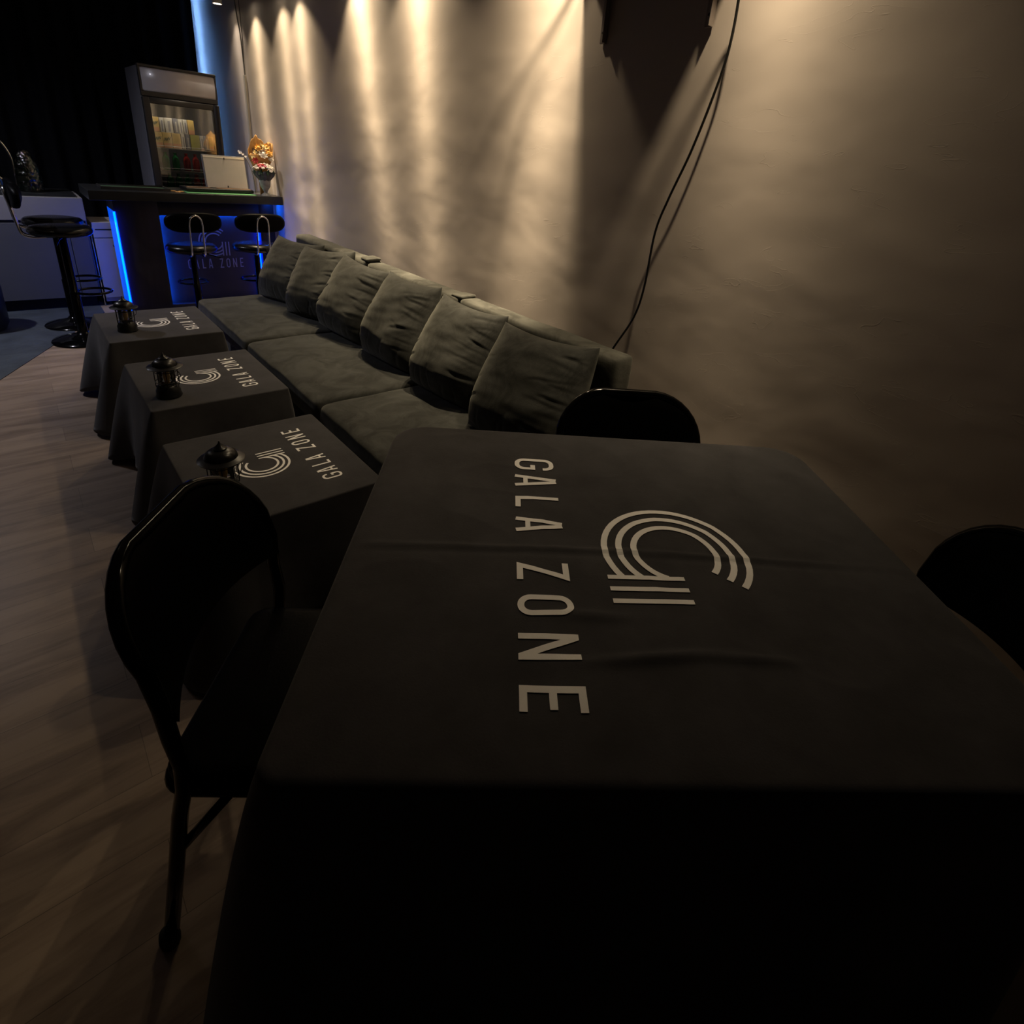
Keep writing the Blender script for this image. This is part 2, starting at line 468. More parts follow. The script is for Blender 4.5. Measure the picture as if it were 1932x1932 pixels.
# ------------------------------------------------------------------ the lettering
def arc(cx, cy, r, a0, a1, n):
    return [(cx + r * math.cos(math.radians(a0 + (a1 - a0) * i / n)), cy + r * math.sin(math.radians(a0 + (a1 - a0) * i / n))) for i in range(n + 1)]

def stroke(mb, pts, wd, f, closed=False, seg=0.006):
    """flat ribbon of width wd along 2D points, mitred; f maps (s, t) to a 3D point and normal offset is inside f"""
    # resample long segments so the ribbon follows the cloth
    P = []
    n = len(pts)
    for i in range(n if closed else n - 1):
        a = Vector(pts[i]); b = Vector(pts[(i + 1) % n])
        m = max(1, int((b - a).length / seg))
        for j in range(m):
            P.append(a + (b - a) * j / m)
    if not closed:
        P.append(Vector(pts[-1]))
    n = len(P)
    L = []; Rr = []
    for i in range(n):
        if closed:
            d0 = (P[i] - P[i - 1]).normalized(); d1 = (P[(i + 1) % n] - P[i]).normalized()
        else:
            d0 = (P[i] - P[i - 1]).normalized() if i > 0 else (P[1] - P[0]).normalized()
            d1 = (P[i + 1] - P[i]).normalized() if i < n - 1 else d0
        n0 = Vector((-d0.y, d0.x)); n1 = Vector((-d1.y, d1.x))
        m = (n0 + n1)
        m = m / m.length if m.length > 1e-6 else n0
        k = wd / 2 / max(0.45, m.dot(n1))
        L.append(P[i] + m * k); Rr.append(P[i] - m * k)
    vs = [f(p.x, p.y, 0.0) for p in L] + [f(p.x, p.y, 0.0) for p in Rr]
    fs = []
    for i in range(n if closed else n - 1):
        j = (i + 1) % n
        fs.append((i, n + i, n + j, j))
    mb.add(vs, fs)

def letters(mb, f, word, tb=0.333, h=0.105, wd=0.0125):
    t0 = tb + wd / 2; t1 = tb + h - wd / 2
    def G(s, w=0.062):
        a = s + wd / 2; b = s + w - wd / 2; r = 0.020
        p = [(b, t1 - 0.024)] + arc(b - r, t1 - r, r, 0, 90, 6) + arc(a + r, t1 - r, r, 90, 180, 6) + arc(a + r, t0 + r, r, 180, 270, 6) + arc(b - r, t0 + r, r, 270, 360, 6) + [(b, t0 + 0.042), (s + w * 0.55, t0 + 0.042)]
        stroke(mb, p, wd, f)
    def A(s, w=0.056):
        m = s + w / 2
        stroke(mb, [(s + wd / 2, tb), (m - 0.004, t1 + wd / 2)], wd, f)
        stroke(mb, [(m + 0.004, t1 + wd / 2), (s + w - wd / 2, tb)], wd, f)
        stroke(mb, [(s + 0.012, tb + 0.027), (s + w - 0.012, tb + 0.027)], wd * 0.9, f)
    def L(s, w=0.044):
        stroke(mb, [(s + wd / 2, t1 + wd / 2), (s + wd / 2, t0), (s + w, t0)], wd, f)
    def Z(s, w=0.052):
        stroke(mb, [(s, t1), (s + w - wd * 0.75, t1), (s + wd * 0.75, t0), (s + w, t0)], wd, f)
    def O(s, w=0.054):
        a = s + wd / 2; b = s + w - wd / 2; r = 0.020
        stroke(mb, arc(b - r, t1 - r, r, 0, 90, 6) + arc(a + r, t1 - r, r, 90, 180, 6) + arc(a + r, t0 + r, r, 180, 270, 6) + arc(b - r, t0 + r, r, 270, 360, 6), wd, f, closed=True)
    def N(s, w=0.056):
        stroke(mb, [(s + wd / 2, tb), (s + wd / 2, tb + h)], wd, f)
        stroke(mb, [(s + w - wd / 2, tb), (s + w - wd / 2, tb + h)], wd, f)
        stroke(mb, [(s + wd * 0.55, t1 + wd * 0.3), (s + w - wd * 0.55, t0 - wd * 0.3)], wd, f)
    def E_(s, w=0.046):
        stroke(mb, [(s + w, t1), (s + wd / 2, t1), (s + wd / 2, t0), (s + w, t0)], wd, f)
        stroke(mb, [(s + wd / 2, tb + h / 2), (s + w * 0.9, tb + h / 2)], wd, f)
    if word == 0:
        G(0.163); A(0.251); L(0.355); A(0.440)
    else:
        Z(0.600); O(0.693); N(0.788); E_(0.892)

def emblem(mb, f, wd=0.0135):
    cs, ct = 0.549, 0.678
    xb = 0.633
    for r in (0.155, 0.1235, 0.0905):
        # from the open end at the upper right, round the left side, down to the first bar
        a1 = -math.degrees(math.acos(min(1, (xb - cs) / r)))
        pts = arc(cs, ct, r, 48, 360 + a1 * 1.0, 40)
        if r < 0.1:
            pts = arc(cs, ct, r, 48, 360 - 24, 40)
        stroke(mb, pts, wd, f)
    for s in (xb, 0.666, 0.699):
        stroke(mb, [(s, 0.516), (s, 0.674)], 0.0115, f)

# ------------------------------------------------------------------ the setting
WX = 1.88
def struct(name, mb, m, **k):
    return tag(mb.build(name, m, **k), kind='structure')
mb = MB(); mb.box((-3.0, -2.2, -0.1), (WX, 8.0, 0.0)); struct('floor', mb, M['floor'])
mb = MB(); mb.box((-3.0, -2.2, 2.95), (WX, 8.0, 3.05)); struct('ceiling', mb, M['ceiling'])
# right wall with a slightly hand trowelled surface
mb = MB()
ny, nzz = 160, 60
vs = []; fs = []
for i in range(ny + 1):
    for j in range(nzz + 1):
        y = -2.2 + 10.2 * i / ny; z = 2.95 * j / nzz
        d = 0.005 * nz(y, z, 0.3, 1.7) + 0.003 * nz(y, z * 1.7, 5.0, 4.2)
        vs.append((WX - 0.006 + d, y, z))
for i in range(ny):
    for j in range(nzz):
        a = i * (nzz + 1) + j
        fs.append((a, a + 1, a + nzz + 2, a + nzz + 1))
mb.add(vs, fs)
mb.box((WX + 0.005, -2.2, 0), (WX + 0.12, 8.0, 2.95))
wr = struct('wall_right', mb, M['wall'], smooth=True)
auto_smooth(wr, 50)
mb = MB(); mb.box((-3.1, 8.0, 0), (WX + 0.12, 8.1, 2.95)); struct('wall_back', mb, M['dark_wall'])
mb = MB(); mb.box((-3.1, -2.2, 0), (-3.0, 8.0, 2.95)); struct('wall_left', mb, M['dark_wall'])
mb = MB(); mb.box((-3.1, -2.3, 0), (WX + 0.12, -2.2, 2.95)); struct('wall_front', mb, M['dark_wall'])

# dark floor covering around the bar, cut diagonally
mb = MB()
mb.prism([(-2.95, 3.9), (-0.514, 3.9), (0.46, 5.975), (0.46, 7.9), (-2.95, 7.9)], 0.0005, 0.004)
tag(mb.build('floor_covering', M['vinyl']), 'dark blue-grey floor covering with a diagonal edge, meeting the wood planks by the bar stools', 'floor covering')

# ------------------------------------------------------------------ curtain and cove light
mb = MB()
n = 420; vs = []; fs = []
for i in range(n + 1):
    x = -2.9 + (1.76 + 2.9) * i / n
    ph = x * 2 * PI / 0.17 + 1.5 * nz(x, 0, 0, 2.0)
    for j, z in enumerate((0.02, 0.7, 1.4, 2.1, 2.5, 2.66, 2.86)):
        a = 0.035 + 0.02 * nz(x, z, 1.0, 1.1)
        y = 7.56 + a * math.sin(ph + 0.4 * nz(x, z, 2, 1.5))
        xx = x + (0.05 * (z / 2.8) * (i / n) if i > n - 20 else 0)
        vs.append((xx, y, z))
for i in range(n):
    for j in range(6):
        a = i * 7 + j
        fs.append((a, a + 7, a + 8, a + 1))
mb.add(vs, fs)
cur = thing('curtain', 'floor-length black pleated curtain covering the back wall behind the fridge', 'curtain', (0, 0, 0))
mb.build('curtain_fabric', M['curtain'], cur, smooth=True, solid=0.002)
mb = MB(); mb.tube([(-2.9, 7.56, 2.88), (1.80, 7.56, 2.88)], 0.012); mb.build('curtain_rail', M['black_matte'], cur, smooth=True)
mb = MB(); mb.box((WX - 0.094, 7.655, 0.2), (WX - 0.082, 7.662, 2.90))
tag(mb.build('wall_light_strip', M['led_wall']), 'vertical blue light strip in the corner behind the black curtain', 'led strip')

# ------------------------------------------------------------------ spotlights
def make_pod(x, y, zb, label, lens=True):
    t = thing('ceiling_spotlight', label, 'spotlight', (x, y, 2.95), 0, 'pendant spotlights under the ceiling')
    h = 2.95 - zb
    mb = MB(); mb.lathe([(0.045, 0), (0.045, -0.012), (0.012, -0.02), (0.006, -0.022), (0.006, -(h - 0.14))], 24)
    auto_smooth(mb.build('mount', M['pod'], t))
    mb = MB(); mb.lathe([(0.006, -(h - 0.142)), (0.036, -(h - 0.138)), (0.041, -(h - 0.125)), (0.041, -h + 0.002), (0.038, -h), (0.035, -h), (0.033, -h + 0.010), (0.0, -h + 0.012)], 28)
    auto_smooth(mb.build('housing', M['pod'], t))
    mb = MB(); mb.lathe([(0.0, -h + 0.006), (0.031, -h + 0.006), (0.031, -h + 0.009), (0.0, -h + 0.009)], 24)
    mb.build('lens', M['lamp_face'], t)
    return t

def add_spot(parent, x, y, z, power, cone, dirv, color, blend=1.0, radius=0.02):
    ld = bpy.data.lights.new('spot_bulb', 'SPOT')
    ld.energy = power; ld.color = color; ld.spot_size = math.radians(cone); ld.spot_blend = blend; ld.shadow_soft_size = radius
    lo = bpy.data.objects.new('spot_bulb', ld)
    col.objects.link(lo)
    lo.parent = parent
    lo.location = (x - parent.location.x, y - parent.location.y, z - parent.location.z)
    lo.rotation_euler = Vector(dirv).to_track_quat('-Z', 'Y').to_euler()
    return lo

def beam(lo, soft):
    """reflector profile: intensity against the angle from the lamp's axis"""
    ld = lo.data; ld.use_nodes = True; nt = ld.node_tree
    em = [n for n in nt.nodes if n.type == 'EMISSION'][0]
    tc = nt.nodes.new('ShaderNodeTexCoord'); sx = nt.nodes.new('ShaderNodeSeparateXYZ'); nt.links.new(tc.outputs['Normal'], sx.inputs[0])
    def mth(op, a, b=None):
        n = nt.nodes.new('ShaderNodeMath'); n.operation = op
        for i, q in enumerate((a, b)):
            if q is None: continue
            if isinstance(q, (int, float)): n.inputs[i].default_value = q
            else: nt.links.new(q, n.inputs[i])
        return n.outputs[0]
    c = mth('ABSOLUTE', sx.outputs[2])
    th2 = mth('MULTIPLY', mth('SUBTRACT', 1.0, c), 6565.6)
    nt.links.new(mth('DIVIDE', 1.0, mth('ADD', th2, soft * soft)), em.inputs['Strength'])
    return lo
where = ['beside the black curtain, its lit face visible', 'above the brown paper bouquet', 'above the right end of the bar',
         'above the far end of the sofa', 'above the far half of the sofa', 'above the middle of the sofa',
         'just left of the wall shelf', 'over the left end of the wall shelf', 'over the hanging black cable']
for (y, px_, p, soft, cone, ty, colr), wtxt in zip(PODS, where):
    t = make_pod(px_, y, POD_Z, 'white hanging spotlight ' + wtxt)
    beam(add_spot(t, px_, y, POD_Z - 0.004, p, cone, (0.03, -ty, -1), colr, blend=0.45), soft)
for (x, y, p, colr), wtxt in zip(AISLE, ('above the aisle left of the camera', 'above the aisle near the bar')):
    t = make_pod(x, y, 2.6, 'white cylindrical spotlight hanging ' + wtxt)
    add_spot(t, x, y, 2.595, p, 140, (0.25, 0.10, -1), colr, radius=0.05)

# ------------------------------------------------------------------ wall shelf, cable, trunking
sh = thing('wall_shelf', 'dark shelf on two steel brackets, high on the right wall, mostly above view', 'shelf', (WX, 1.56, 2.25))
mb = MB(); mb.box((-0.31, -0.37, 0.0), (-0.004, 0.37, 0.03)); mb.build('shelf_board', M['shelf'], sh, bevel=0.002)
for y, zb in ((1.775 - 1.56, -0.285), (1.30 - 1.56, -0.27)):
    mb = MB()
    mb.box((-0.018, y - 0.014, zb), (-0.010, y + 0.014, -0.001))
    mb.box((-0.034, y - 0.014, zb), (-0.010, y - 0.011, -0.001))
    mb.box((-0.27, y - 0.014, -0.004), (-0.010, y + 0.014, -0.001))
    b = mb.build('bracket', M['bracket'], sh, bevel=0.0008)
    mb = MB(); mb.tube([(-0.022, y, zb + 0.035), (-0.016, y, zb + 0.035)], 0.0045, 10); mb.build('screw', M['gap'], b, smooth=False)

cpts = [(1.70, 1.16, 2.275), (1.74, 1.165, 2.24), (1.80, 1.175, 2.13), (1.835, 1.184, 2.038), (1.84, 1.188, 1.908), (1.84, 1.210, 1.787), (1.838, 1.261, 1.598), (1.838, 1.323, 1.432),
        (1.842, 1.362, 1.303), (1.842, 1.371, 1.096), (1.84, 1.399, 0.959), (1.825, 1.47, 0.807), (1.815, 1.53, 0.66), (1.815, 1.60, 0.4), (1.82, 1.64, 0.10), (1.82, 1.66, 0.012)]
mb = MB(); mb.tube(catmull(cpts, 8), 0.0045, 10)
tag(mb.build('power_cable', M['cable'], smooth=True), 'black power cable hanging from the shelf down the right wall behind the sofa', 'cable')

mb = MB(); mb.tube(catmull([(1.835, 1.940, 2.285), (1.832, 1.955, 2.320), (1.814, 1.978, 2.310), (1.79, 2.09, 2.248), (1.773, 2.177, 2.198), (1.735, 2.215, 2.19), (1.69, 2.215, 2.26), (1.66, 2.20, 2.5), (1.655, 2.20, 2.948)], 8), 0.006, 8)
tag(mb.build('loose_cord', M['cable'], smooth=True), 'dark cord hanging from the ceiling to the left end of the wall shelf', 'cable')
tr = thing('cable_trunking', 'slim beige cable trunking running up the wall above the bar flowers', 'trunking', (WX, 6.24, 0.98))
mb = MB(); mb.box((-0.024, -0.022, 0.0), (-0.007, 0.022, 1.05)); mb.build('trunking_cover', M['trunk'], tr, bevel=0.002)
mb = MB(); mb.tube(catmull([(-0.014, 0.0, 1.04), (-0.012, 0.01, 1.2), (-0.012, 0.03, 1.38), (-0.012, 0.075, 1.52), (-0.012, 0.12, 1.75), (-0.012, 0.12, 1.96)], 6), 0.005, 8)
mb.tube(catmull([(-0.014, -0.012, 1.04), (-0.012, -0.015, 1.25), (-0.012, -0.02, 1.45), (-0.012, -0.01, 1.7), (-0.012, -0.01, 1.96)], 6), 0.003, 8)
mb.build('wall_wire', M['greycable'], tr, smooth=True)

# ------------------------------------------------------------------ bar
bar = thing('bar_counter', 'dark bar with a black top, blue light strips and GALA ZONE lettering on its front', 'bar', (0.63, 5.7, 0))
def L(x, y, z): return (x - 0.63, y - 5.7, z)
mb = MB(); mb.box(L(0.47, 5.50, 0.97), L(1.868, 6.10, 1.04)); mb.build('counter_top', M['counter'], bar, bevel=0.004)
mb = MB()
mb.box(L(0.640, 5.70, 0.06), L(0.93, 5.76, 0.955)); mb.box(L(1.715, 5.70, 0.06), L(1.84, 5.76, 0.955))
mb.box(L(0.93, 5.70, 0.845), L(1.715, 5.76, 0.955)); mb.box(L(0.93, 5.70, 0.04), L(1.715, 5.76, 0.09))
mb.box(L(0.640, 5.74, 0.0), L(1.84, 5.76, 0.06)); mb.box(L(0.642, 5.76, 0.905), L(1.84, 6.08, 0.968)); mb.box(L(0.640, 5.70, 0.955), L(1.84, 5.76, 0.968))
mb.build('front_frame', M['bar_wood'], bar, bevel=0.002)
mb = MB(); mb.box(L(0.90, 5.795, 0.05), L(1.72, 5.812, 0.90)); mb.build('sign_panel', M['bar_panel'], bar)
mb = MB(); mb.box(L(0.630, 5.700, 0.02), L(0.6395, 6.08, 0.870)); mb.build('side_diffuser', M['diffuser'], bar)
mb = MB(); mb.box(L(0.630, 5.700, 0.870), L(0.6395, 6.08, 0.968)); mb.build('side_rail', M['bar_wood'], bar)
mb = MB(); mb.box(L(1.842, 5.725, 0.0), L(1.868, 5.76, 0.968)); mb.build('filler_panel', M['trunk'], bar)
mb = MB(); mb.tube([L(0.6275, 5.692, 0.10), L(0.6275, 5.692, 0.868)], 0.0070, 10); mb.build('light_strip', M['led_bright'], bar, smooth=True)
mb = MB(); mb.box(L(0.918, 5.766, 0.095), L(0.923, 5.776, 0.84)); mb.build('light_strip', M['led_hidden'], bar)
mb = MB(); mb.box(L(0.94, 5.766, 0.850), L(1.70, 5.776, 0.854)); mb.build('light_strip', M['led_hidden'], bar)
mb = MB(); mb.tube([L(1.706, 5.752, 0.10), L(1.706, 5.752, 0.838)], 0.0065, 10); mb.build('light_strip', M['led'], bar, smooth=True)
mb = MB(); mb.box(L(1.80, 5.60, 0.966), L(1.806, 5.69, 0.9695)); mb.build('light_strip', M['led_hidden'], bar)
mb = MB()
def f_bar_e(s, t, k): return L(1.46 + (s - 0.705) * 0.78, 5.7935 , 0.487 + (t - 0.516) * 0.78)
def f_bar_t(s, t, k): return L(1.563 + (s - 0.938) * 0.585, 5.7935, 0.378 + (t - 0.333) * 0.80)
emblem(mb, f_bar_e); mb.build('emblem', M['bar_print'], bar, solid=0.0008)
for k in (0, 1):
    mb = MB(); letters(mb, f_bar_t, k); mb.build('lettering', M['bar_print'], bar, solid=0.0008)

# on the bar
mb = MB(); mb.box((1.13, 5.52, 1.0405), (1.66, 5.74, 1.0445))
tag(mb.build('bar_mat', M['green_mat'], bevel=0.001), 'green bar mat lying under the open case on the counter', 'mat')
tray = thing('serving_tray', 'dark flat tray on the left end of the bar counter', 'tray', (0.80, 5.78, 1.0405))
mb = MB(); mb.box((-0.22, -0.13, 0), (0.22, 0.13, 0.008)); mb.build('tray_base', M['leaf'], tray, bevel=0.002)
mb = MB()
for a, b in (((-0.23, -0.14, 0), (0.23, -0.13, 0.02)), ((-0.23, 0.13, 0), (0.23, 0.14, 0.02)), ((-0.23, -0.13, 0), (-0.22, 0.13, 0.02)), ((0.22, -0.13, 0), (0.23, 0.13, 0.02))):
    mb.box(a, b)
mb.build('tray_rim', M['fridge_frame'], tray, bevel=0.001)
for i, (x, y) in enumerate(((1.075, 5.60), (1.11, 5.66), (1.055, 5.68))):
    mb = MB(); mb.lathe([(0.0, 0.0), (0.020, 0.0), (0.021, 0.003), (0.018, 0.005), (0.0, 0.005)], 20)
    tag(mb.build('coaster', M['kraft'], loc=(x, y, 1.0405), smooth=False), ['small brown disc on the counter, nearest the front edge', 'small brown disc on the counter, nearest the open case', 'small brown disc on the counter, nearest the tray'][i], 'coaster', 'brown discs on the counter')

case = thing('open_case', 'black case standing open on the bar with a pale square lid raised', 'case', (1.43, 5.72, 1.045), 0.0)
mb = MB(); mb.box((-0.29, -0.10, 0.004), (0.235, 0.16, 0.032)); mb.build('case_base', M['black_matte'], case, bevel=0.006)
mb = MB(); mb.box((-0.27, -0.085, 0.032), (-0.10, 0.0, 0.036)); mb.box((-0.05, -0.09, 0.033), (0.22, -0.02, 0.036)); mb.build('case_lining', M['kraft_dark'], case)
rt = Matrix.Rotation(math.radians(-10), 3, 'X')
lid = MB(); lid.box((-0.115, 0.0, 0.030), (0.225, 0.022, 0.30), rot=rt, piv=(0, 0.0, 0.03)); lido = lid.build('lid', M['fridge_body'], case, bevel=0.004)
mb = MB(); mb.box((-0.105, -0.004, 0.036), (0.217, 0.0, 0.275), rot=rt, piv=(0, 0, 0.03)); tag(mb.build('lid_face', M['case_lid'], lido), 'pale beige inner face')
mb = MB(); mb.box((-0.105, -0.005, 0.277), (0.217, 0.0, 0.292), rot=rt, piv=(0, 0, 0.03)); mb.build('lid_trim', M['case_trim'], lido)
for z in (0.040, 0.268):
    mb = MB(); mb.box((0.052, -0.009, z), (0.060, -0.004, z + 0.014), rot=rt, piv=(0, 0, 0.03))
    mb.build('latch', M['fridge_frame'], lido)

def blob(mb, c, r, mi=0, seed=0, squash=1.0):
    n, m_ = 10, 7
    vs = []
    for i in range(m_ + 1):
        th = PI * i / m_
        for k in range(n):
            ph = 2 * PI * k / n
            d = Vector((math.sin(th) * math.cos(ph), math.sin(th) * math.sin(ph), math.cos(th) * squash))
            q = r * (1 + 0.22 * nz(d.x + seed, d.y, d.z, 2.3))
            vs.append(Vector(c) + d * q)
    fs = []
    for i in range(m_):
        for k in range(n):
            fs.append((i * n + k, i * n + (k + 1) % n, (i + 1) * n + (k + 1) % n, (i + 1) * n + k))
    mb.add(vs, fs, mi)

def petals(mb, c, r, nrm, npet=7, seed=0, mi=0):
    """a flower of cupped petals around a centre"""
    nrm = Vector(nrm).normalized()
    a = Vector((0, 0, 1)) if abs(nrm.z) < 0.9 else Vector((1, 0, 0))
    u = nrm.cross(a).normalized(); v = nrm.cross(u)
    c = Vector(c)
    for ring, (rr, lift, cnt) in enumerate(((r, 0.15, npet), (r * 0.62, 0.45, npet - 2))):
        for k in range(cnt):
            an = 2 * PI * (k + 0.5 * ring + seed * 0.13) / cnt
            d = u * math.cos(an) + v * math.sin(an); s_ = -u * math.sin(an) + v * math.cos(an)
            wdt = rr * 0.62
            base = c
            p = [base - s_ * wdt * 0.25, base + s_ * wdt * 0.25, base + d * rr * 0.6 + s_ * wdt * 0.55 + nrm * rr * lift, base + d * rr + nrm * rr * (lift + 0.35), base + d * rr * 0.6 - s_ * wdt * 0.55 + nrm * rr * lift]
            q = [x - nrm * rr * 0.08 for x in p]
            mb.add(p + q, [(0, 1, 2, 3, 4), (9, 8, 7, 6, 5), (0, 5, 6, 1), (1, 6, 7, 2), (2, 7, 8, 3), (3, 8, 9, 4), (4, 9, 5, 0)], mi)

# kraft bouquet
bq = thing('flower_bouquet', 'cream and orange flowers in tall brown kraft paper, leaning against the wall above the vase', 'bouquet', (1.762, 5.70, 1.041))
def lean(x, y, z): return (x, y - 0.20 * max(0, z - 0.12), z)
n = 48
vs = []; fs = []
rows = [(0.020, 0.0), (0.022, 0.10), (0.045, 0.19), (0.080, 0.26), (0.100, 0.32), (0.104, 0.40)]
for j, (r, z) in enumerate(rows):
    for k in range(n + 1):
        an = 2 * PI * k / n
        pk = max(0, math.cos(an - math.radians(112))) ** 3
        rt_ = max(0, math.cos(an - math.radians(20))) ** 6
        zz = z
        if j == 5: zz = 0.335 + 0.07 * max(0, math.sin(an)) + 0.085 * pk + 0.08 * rt_ + 0.008 * math.sin(11 * an)
        if j == 4: zz = 0.30 + 0.04 * max(0, math.sin(an)) + 0.02 * rt_
        rr = r * (1 + 0.05 * math.sin(5 * an) * j / 5) * (1 - (0.22 * pk if j == 5 else 0))
        vs.append(lean(rr * math.cos(an), rr * math.sin(an) * 0.62, zz))
for j in range(len(rows) - 1):
    for k in range(n):
        a = j * (n + 1) + k
        fs.append((a, a + 1, a + n + 2, a + n + 1))
mb = MB(); mb.add(vs, fs)
mb.build('wrapping_paper', M['kraft'], bq, smooth=True, solid=0.002)
fl = [((-0.045, -0.030, 0.345), 0.030, 'cream_flower'), ((0.000, -0.055, 0.335), 0.042, 'white_flower'), ((0.048, -0.045, 0.350), 0.036, 'yellow_flower'), ((0.060, -0.055, 0.305), 0.030, 'white_flower'),
      ((-0.025, -0.020, 0.385), 0.036, 'yellow_flower'), ((0.018, -0.010, 0.392), 0.036, 'cream_flower'), ((-0.070, -0.040, 0.310), 0.026, 'cream_flower'), ((0.045, 0.000, 0.400), 0.030, 'yellow_flower')]
for i, (c, r, mn) in enumerate(fl):
    mb = MB(); c2 = Vector(lean(*c)); nn = Vector((c[0] * 4, -1.0, 0.55))
    petals(mb, c2, r, nn, 8, i); petals(mb, c2 - nn.normalized() * -0.004, r * 0.75, nn, 7, i + 2); blob(mb, c2 + nn.normalized() * r * 0.25, r * 0.42, 0, i)
    mb.build('flower', M[mn], bq)
mb = MB()
for i in range(16):
    an = i * 2.4; petals(mb, lean(0.06 * math.cos(an), -0.015 + 0.02 * math.sin(an), 0.27 + 0.007 * i), 0.034, (math.cos(an), -0.6, 0.4), 4, i)
mb.build('leaves', M['kraft_dark'], bq)
mb = MB(); mb.tube([(0, 0, 0.0), (0, 0, 0.2)], 0.012, 10); mb.build('stems', M['leaf'], bq)

# vase bouquet
vz = thing('vase_bouquet', 'small white, pink and red flowers in grey wrap standing in a footed glass vase', 'bouquet', (1.745, 5.555, 1.041))
mb = MB(); mb.lathe([(0.0, 0.0), (0.042, 0.0), (0.040, 0.008), (0.014, 0.028), (0.020, 0.045), (0.042, 0.08), (0.047, 0.13), (0.046, 0.14), (0.0, 0.135)], 28); auto_smooth(mb.build('vase', M['vase'], vz), 50)
mb = MB()
n = 36; vs = []; fs = []
for j, (r, z) in enumerate([(0.030, 0.10), (0.050, 0.135), (0.072, 0.165), (0.086, 0.195), (0.074, 0.175)]):
    for k in range(n):
        an = 2 * PI * k / n
        q = 1 + (0.10 * math.sin(9 * an) if j >= 2 else 0.03 * math.sin(9 * an))
        vs.append((r * q * math.cos(an), r * q * math.sin(an), z + (0.008 * math.sin(7 * an) if j > 2 else 0)))
for j in range(4):
    for k in range(n):
        a = j * n + k; b = j * n + (k + 1) % n
        fs.append((a, b, b + n, a + n))
mb.add(vs, fs); mb.build('grey_wrap', M['grey_paper'], vz, solid=0.0015)
k = 0
mb = MB(); mp_ = MB(); mr_ = MB()
for i in range(34):
    an = i * 2.399; r = 0.080 * math.sqrt((i + 0.5) / 34)
    z = 0.215 + 0.045 * (1 - (r / 0.09) ** 2) + 0.008 * nz(i * 1.7, 0)
    tgt = mr_ if i in (7, 12) else (mp_ if i in (4, 9, 15, 20) else mb)
    x_, y_ = r * math.cos(an), r * math.sin(an)
    petals(tgt, (x_, y_, z), 0.016, (x_ * 8, y_ * 8, 1), 6, i)
    blob(tgt, (x_, y_, z + 0.002), 0.010, 0, i)
mb.build('white_blossoms', M['white_flower'], vz); mp_.build('pink_blossoms', M['pink_flower'], vz); mr_.build('red_blossoms', M['red_flower'], vz)
mb = MB(); petals(mb, (-0.065, -0.01, 0.285), 0.030, (-0.6, -1, 0.3), 6, 1); petals(mb, (-0.06, -0.015, 0.283), 0.020, (-0.4, -1, 0.2), 5, 2)
mb.tube([(-0.03, 0, 0.19), (-0.06, -0.005, 0.285)], 0.002, 6); mb.build('red_rose', M['red_flower'], vz)
mb = MB()
for i in range(8):
    an = i * 0.8; petals(mb, (0.078 * math.cos(an), 0.078 * math.sin(an), 0.195), 0.022, (math.cos(an), math.sin(an), 0.1), 4, i)
mb.build('leaves', M['leaf'], vz)
# clear wrapped stem standing to the left of the flowers
cw = thing('cellophane_flower', 'clear cellophane wrapped stem sticking out left of the kraft bouquet', 'flower', (1.735, 5.80, 1.041))
mb = MB(); mb.tube(catmull([(0, 0, 0.0), (-0.01, 0, 0.15), (-0.05, 0.0, 0.28), (-0.10, 0.0, 0.335)], 6), 0.003, 6); mb.build('stem', M['greycable'], cw, smooth=True)
mb = MB()
for i, (dx, dz, r) in enumerate(((0, 0, 0.018), (0.02, -0.012, 0.014), (0.042, -0.03, 0.012), (-0.012, 0.012, 0.010))):
    petals(mb, (-0.10 + dx, -0.002 * i, 0.335 + dz), r, (-0.5, -1, 0.5), 6, i)
mb.build('cellophane_wrap', M['cellophane'], cw)

# ------------------------------------------------------------------ fridge
fr = thing('drinks_fridge', 'tall glass-door drinks fridge with a grey header panel, standing behind the bar', 'fridge', (1.355, 6.40, 0))
mb = MB()
X0, X1, D = -0.30, 0.30, 0.60
mb.box((X0, 0.03, 0.03), (X0 + 0.035, D, 1.995)); mb.box((X1 - 0.035, 0.03, 0.03), (X1, D, 1.995)); mb.box((X0 + 0.035, D - 0.04, 0.03), (X1 - 0.035, D, 1.995))
mb.box((X0 + 0.035, 0.03, 0.03), (X1 - 0.035, D - 0.04, 0.25)); mb.box((X0 + 0.035, 0.03, 1.75), (X1 - 0.035, D - 0.04, 1.995))
mb.box((X0 + 0.03, 0.08, 0.0), (X1 - 0.03, D - 0.05, 0.03))
mb.build('cabinet_shell', M['fridge_body'], fr, bevel=0.004)
mb = MB()
mb.box((X0 + 0.036, 0.545, 0.25), (X1 - 0.036, 0.558, 1.75)); mb.box((X0 + 0.036, 0.06, 0.25), (X0 + 0.042, 0.545, 1.75)); mb.box((X1 - 0.042, 0.06, 0.25), (X1 - 0.036, 0.545, 1.75))
mb.build('interior_lining', M['fridge_in'], fr)
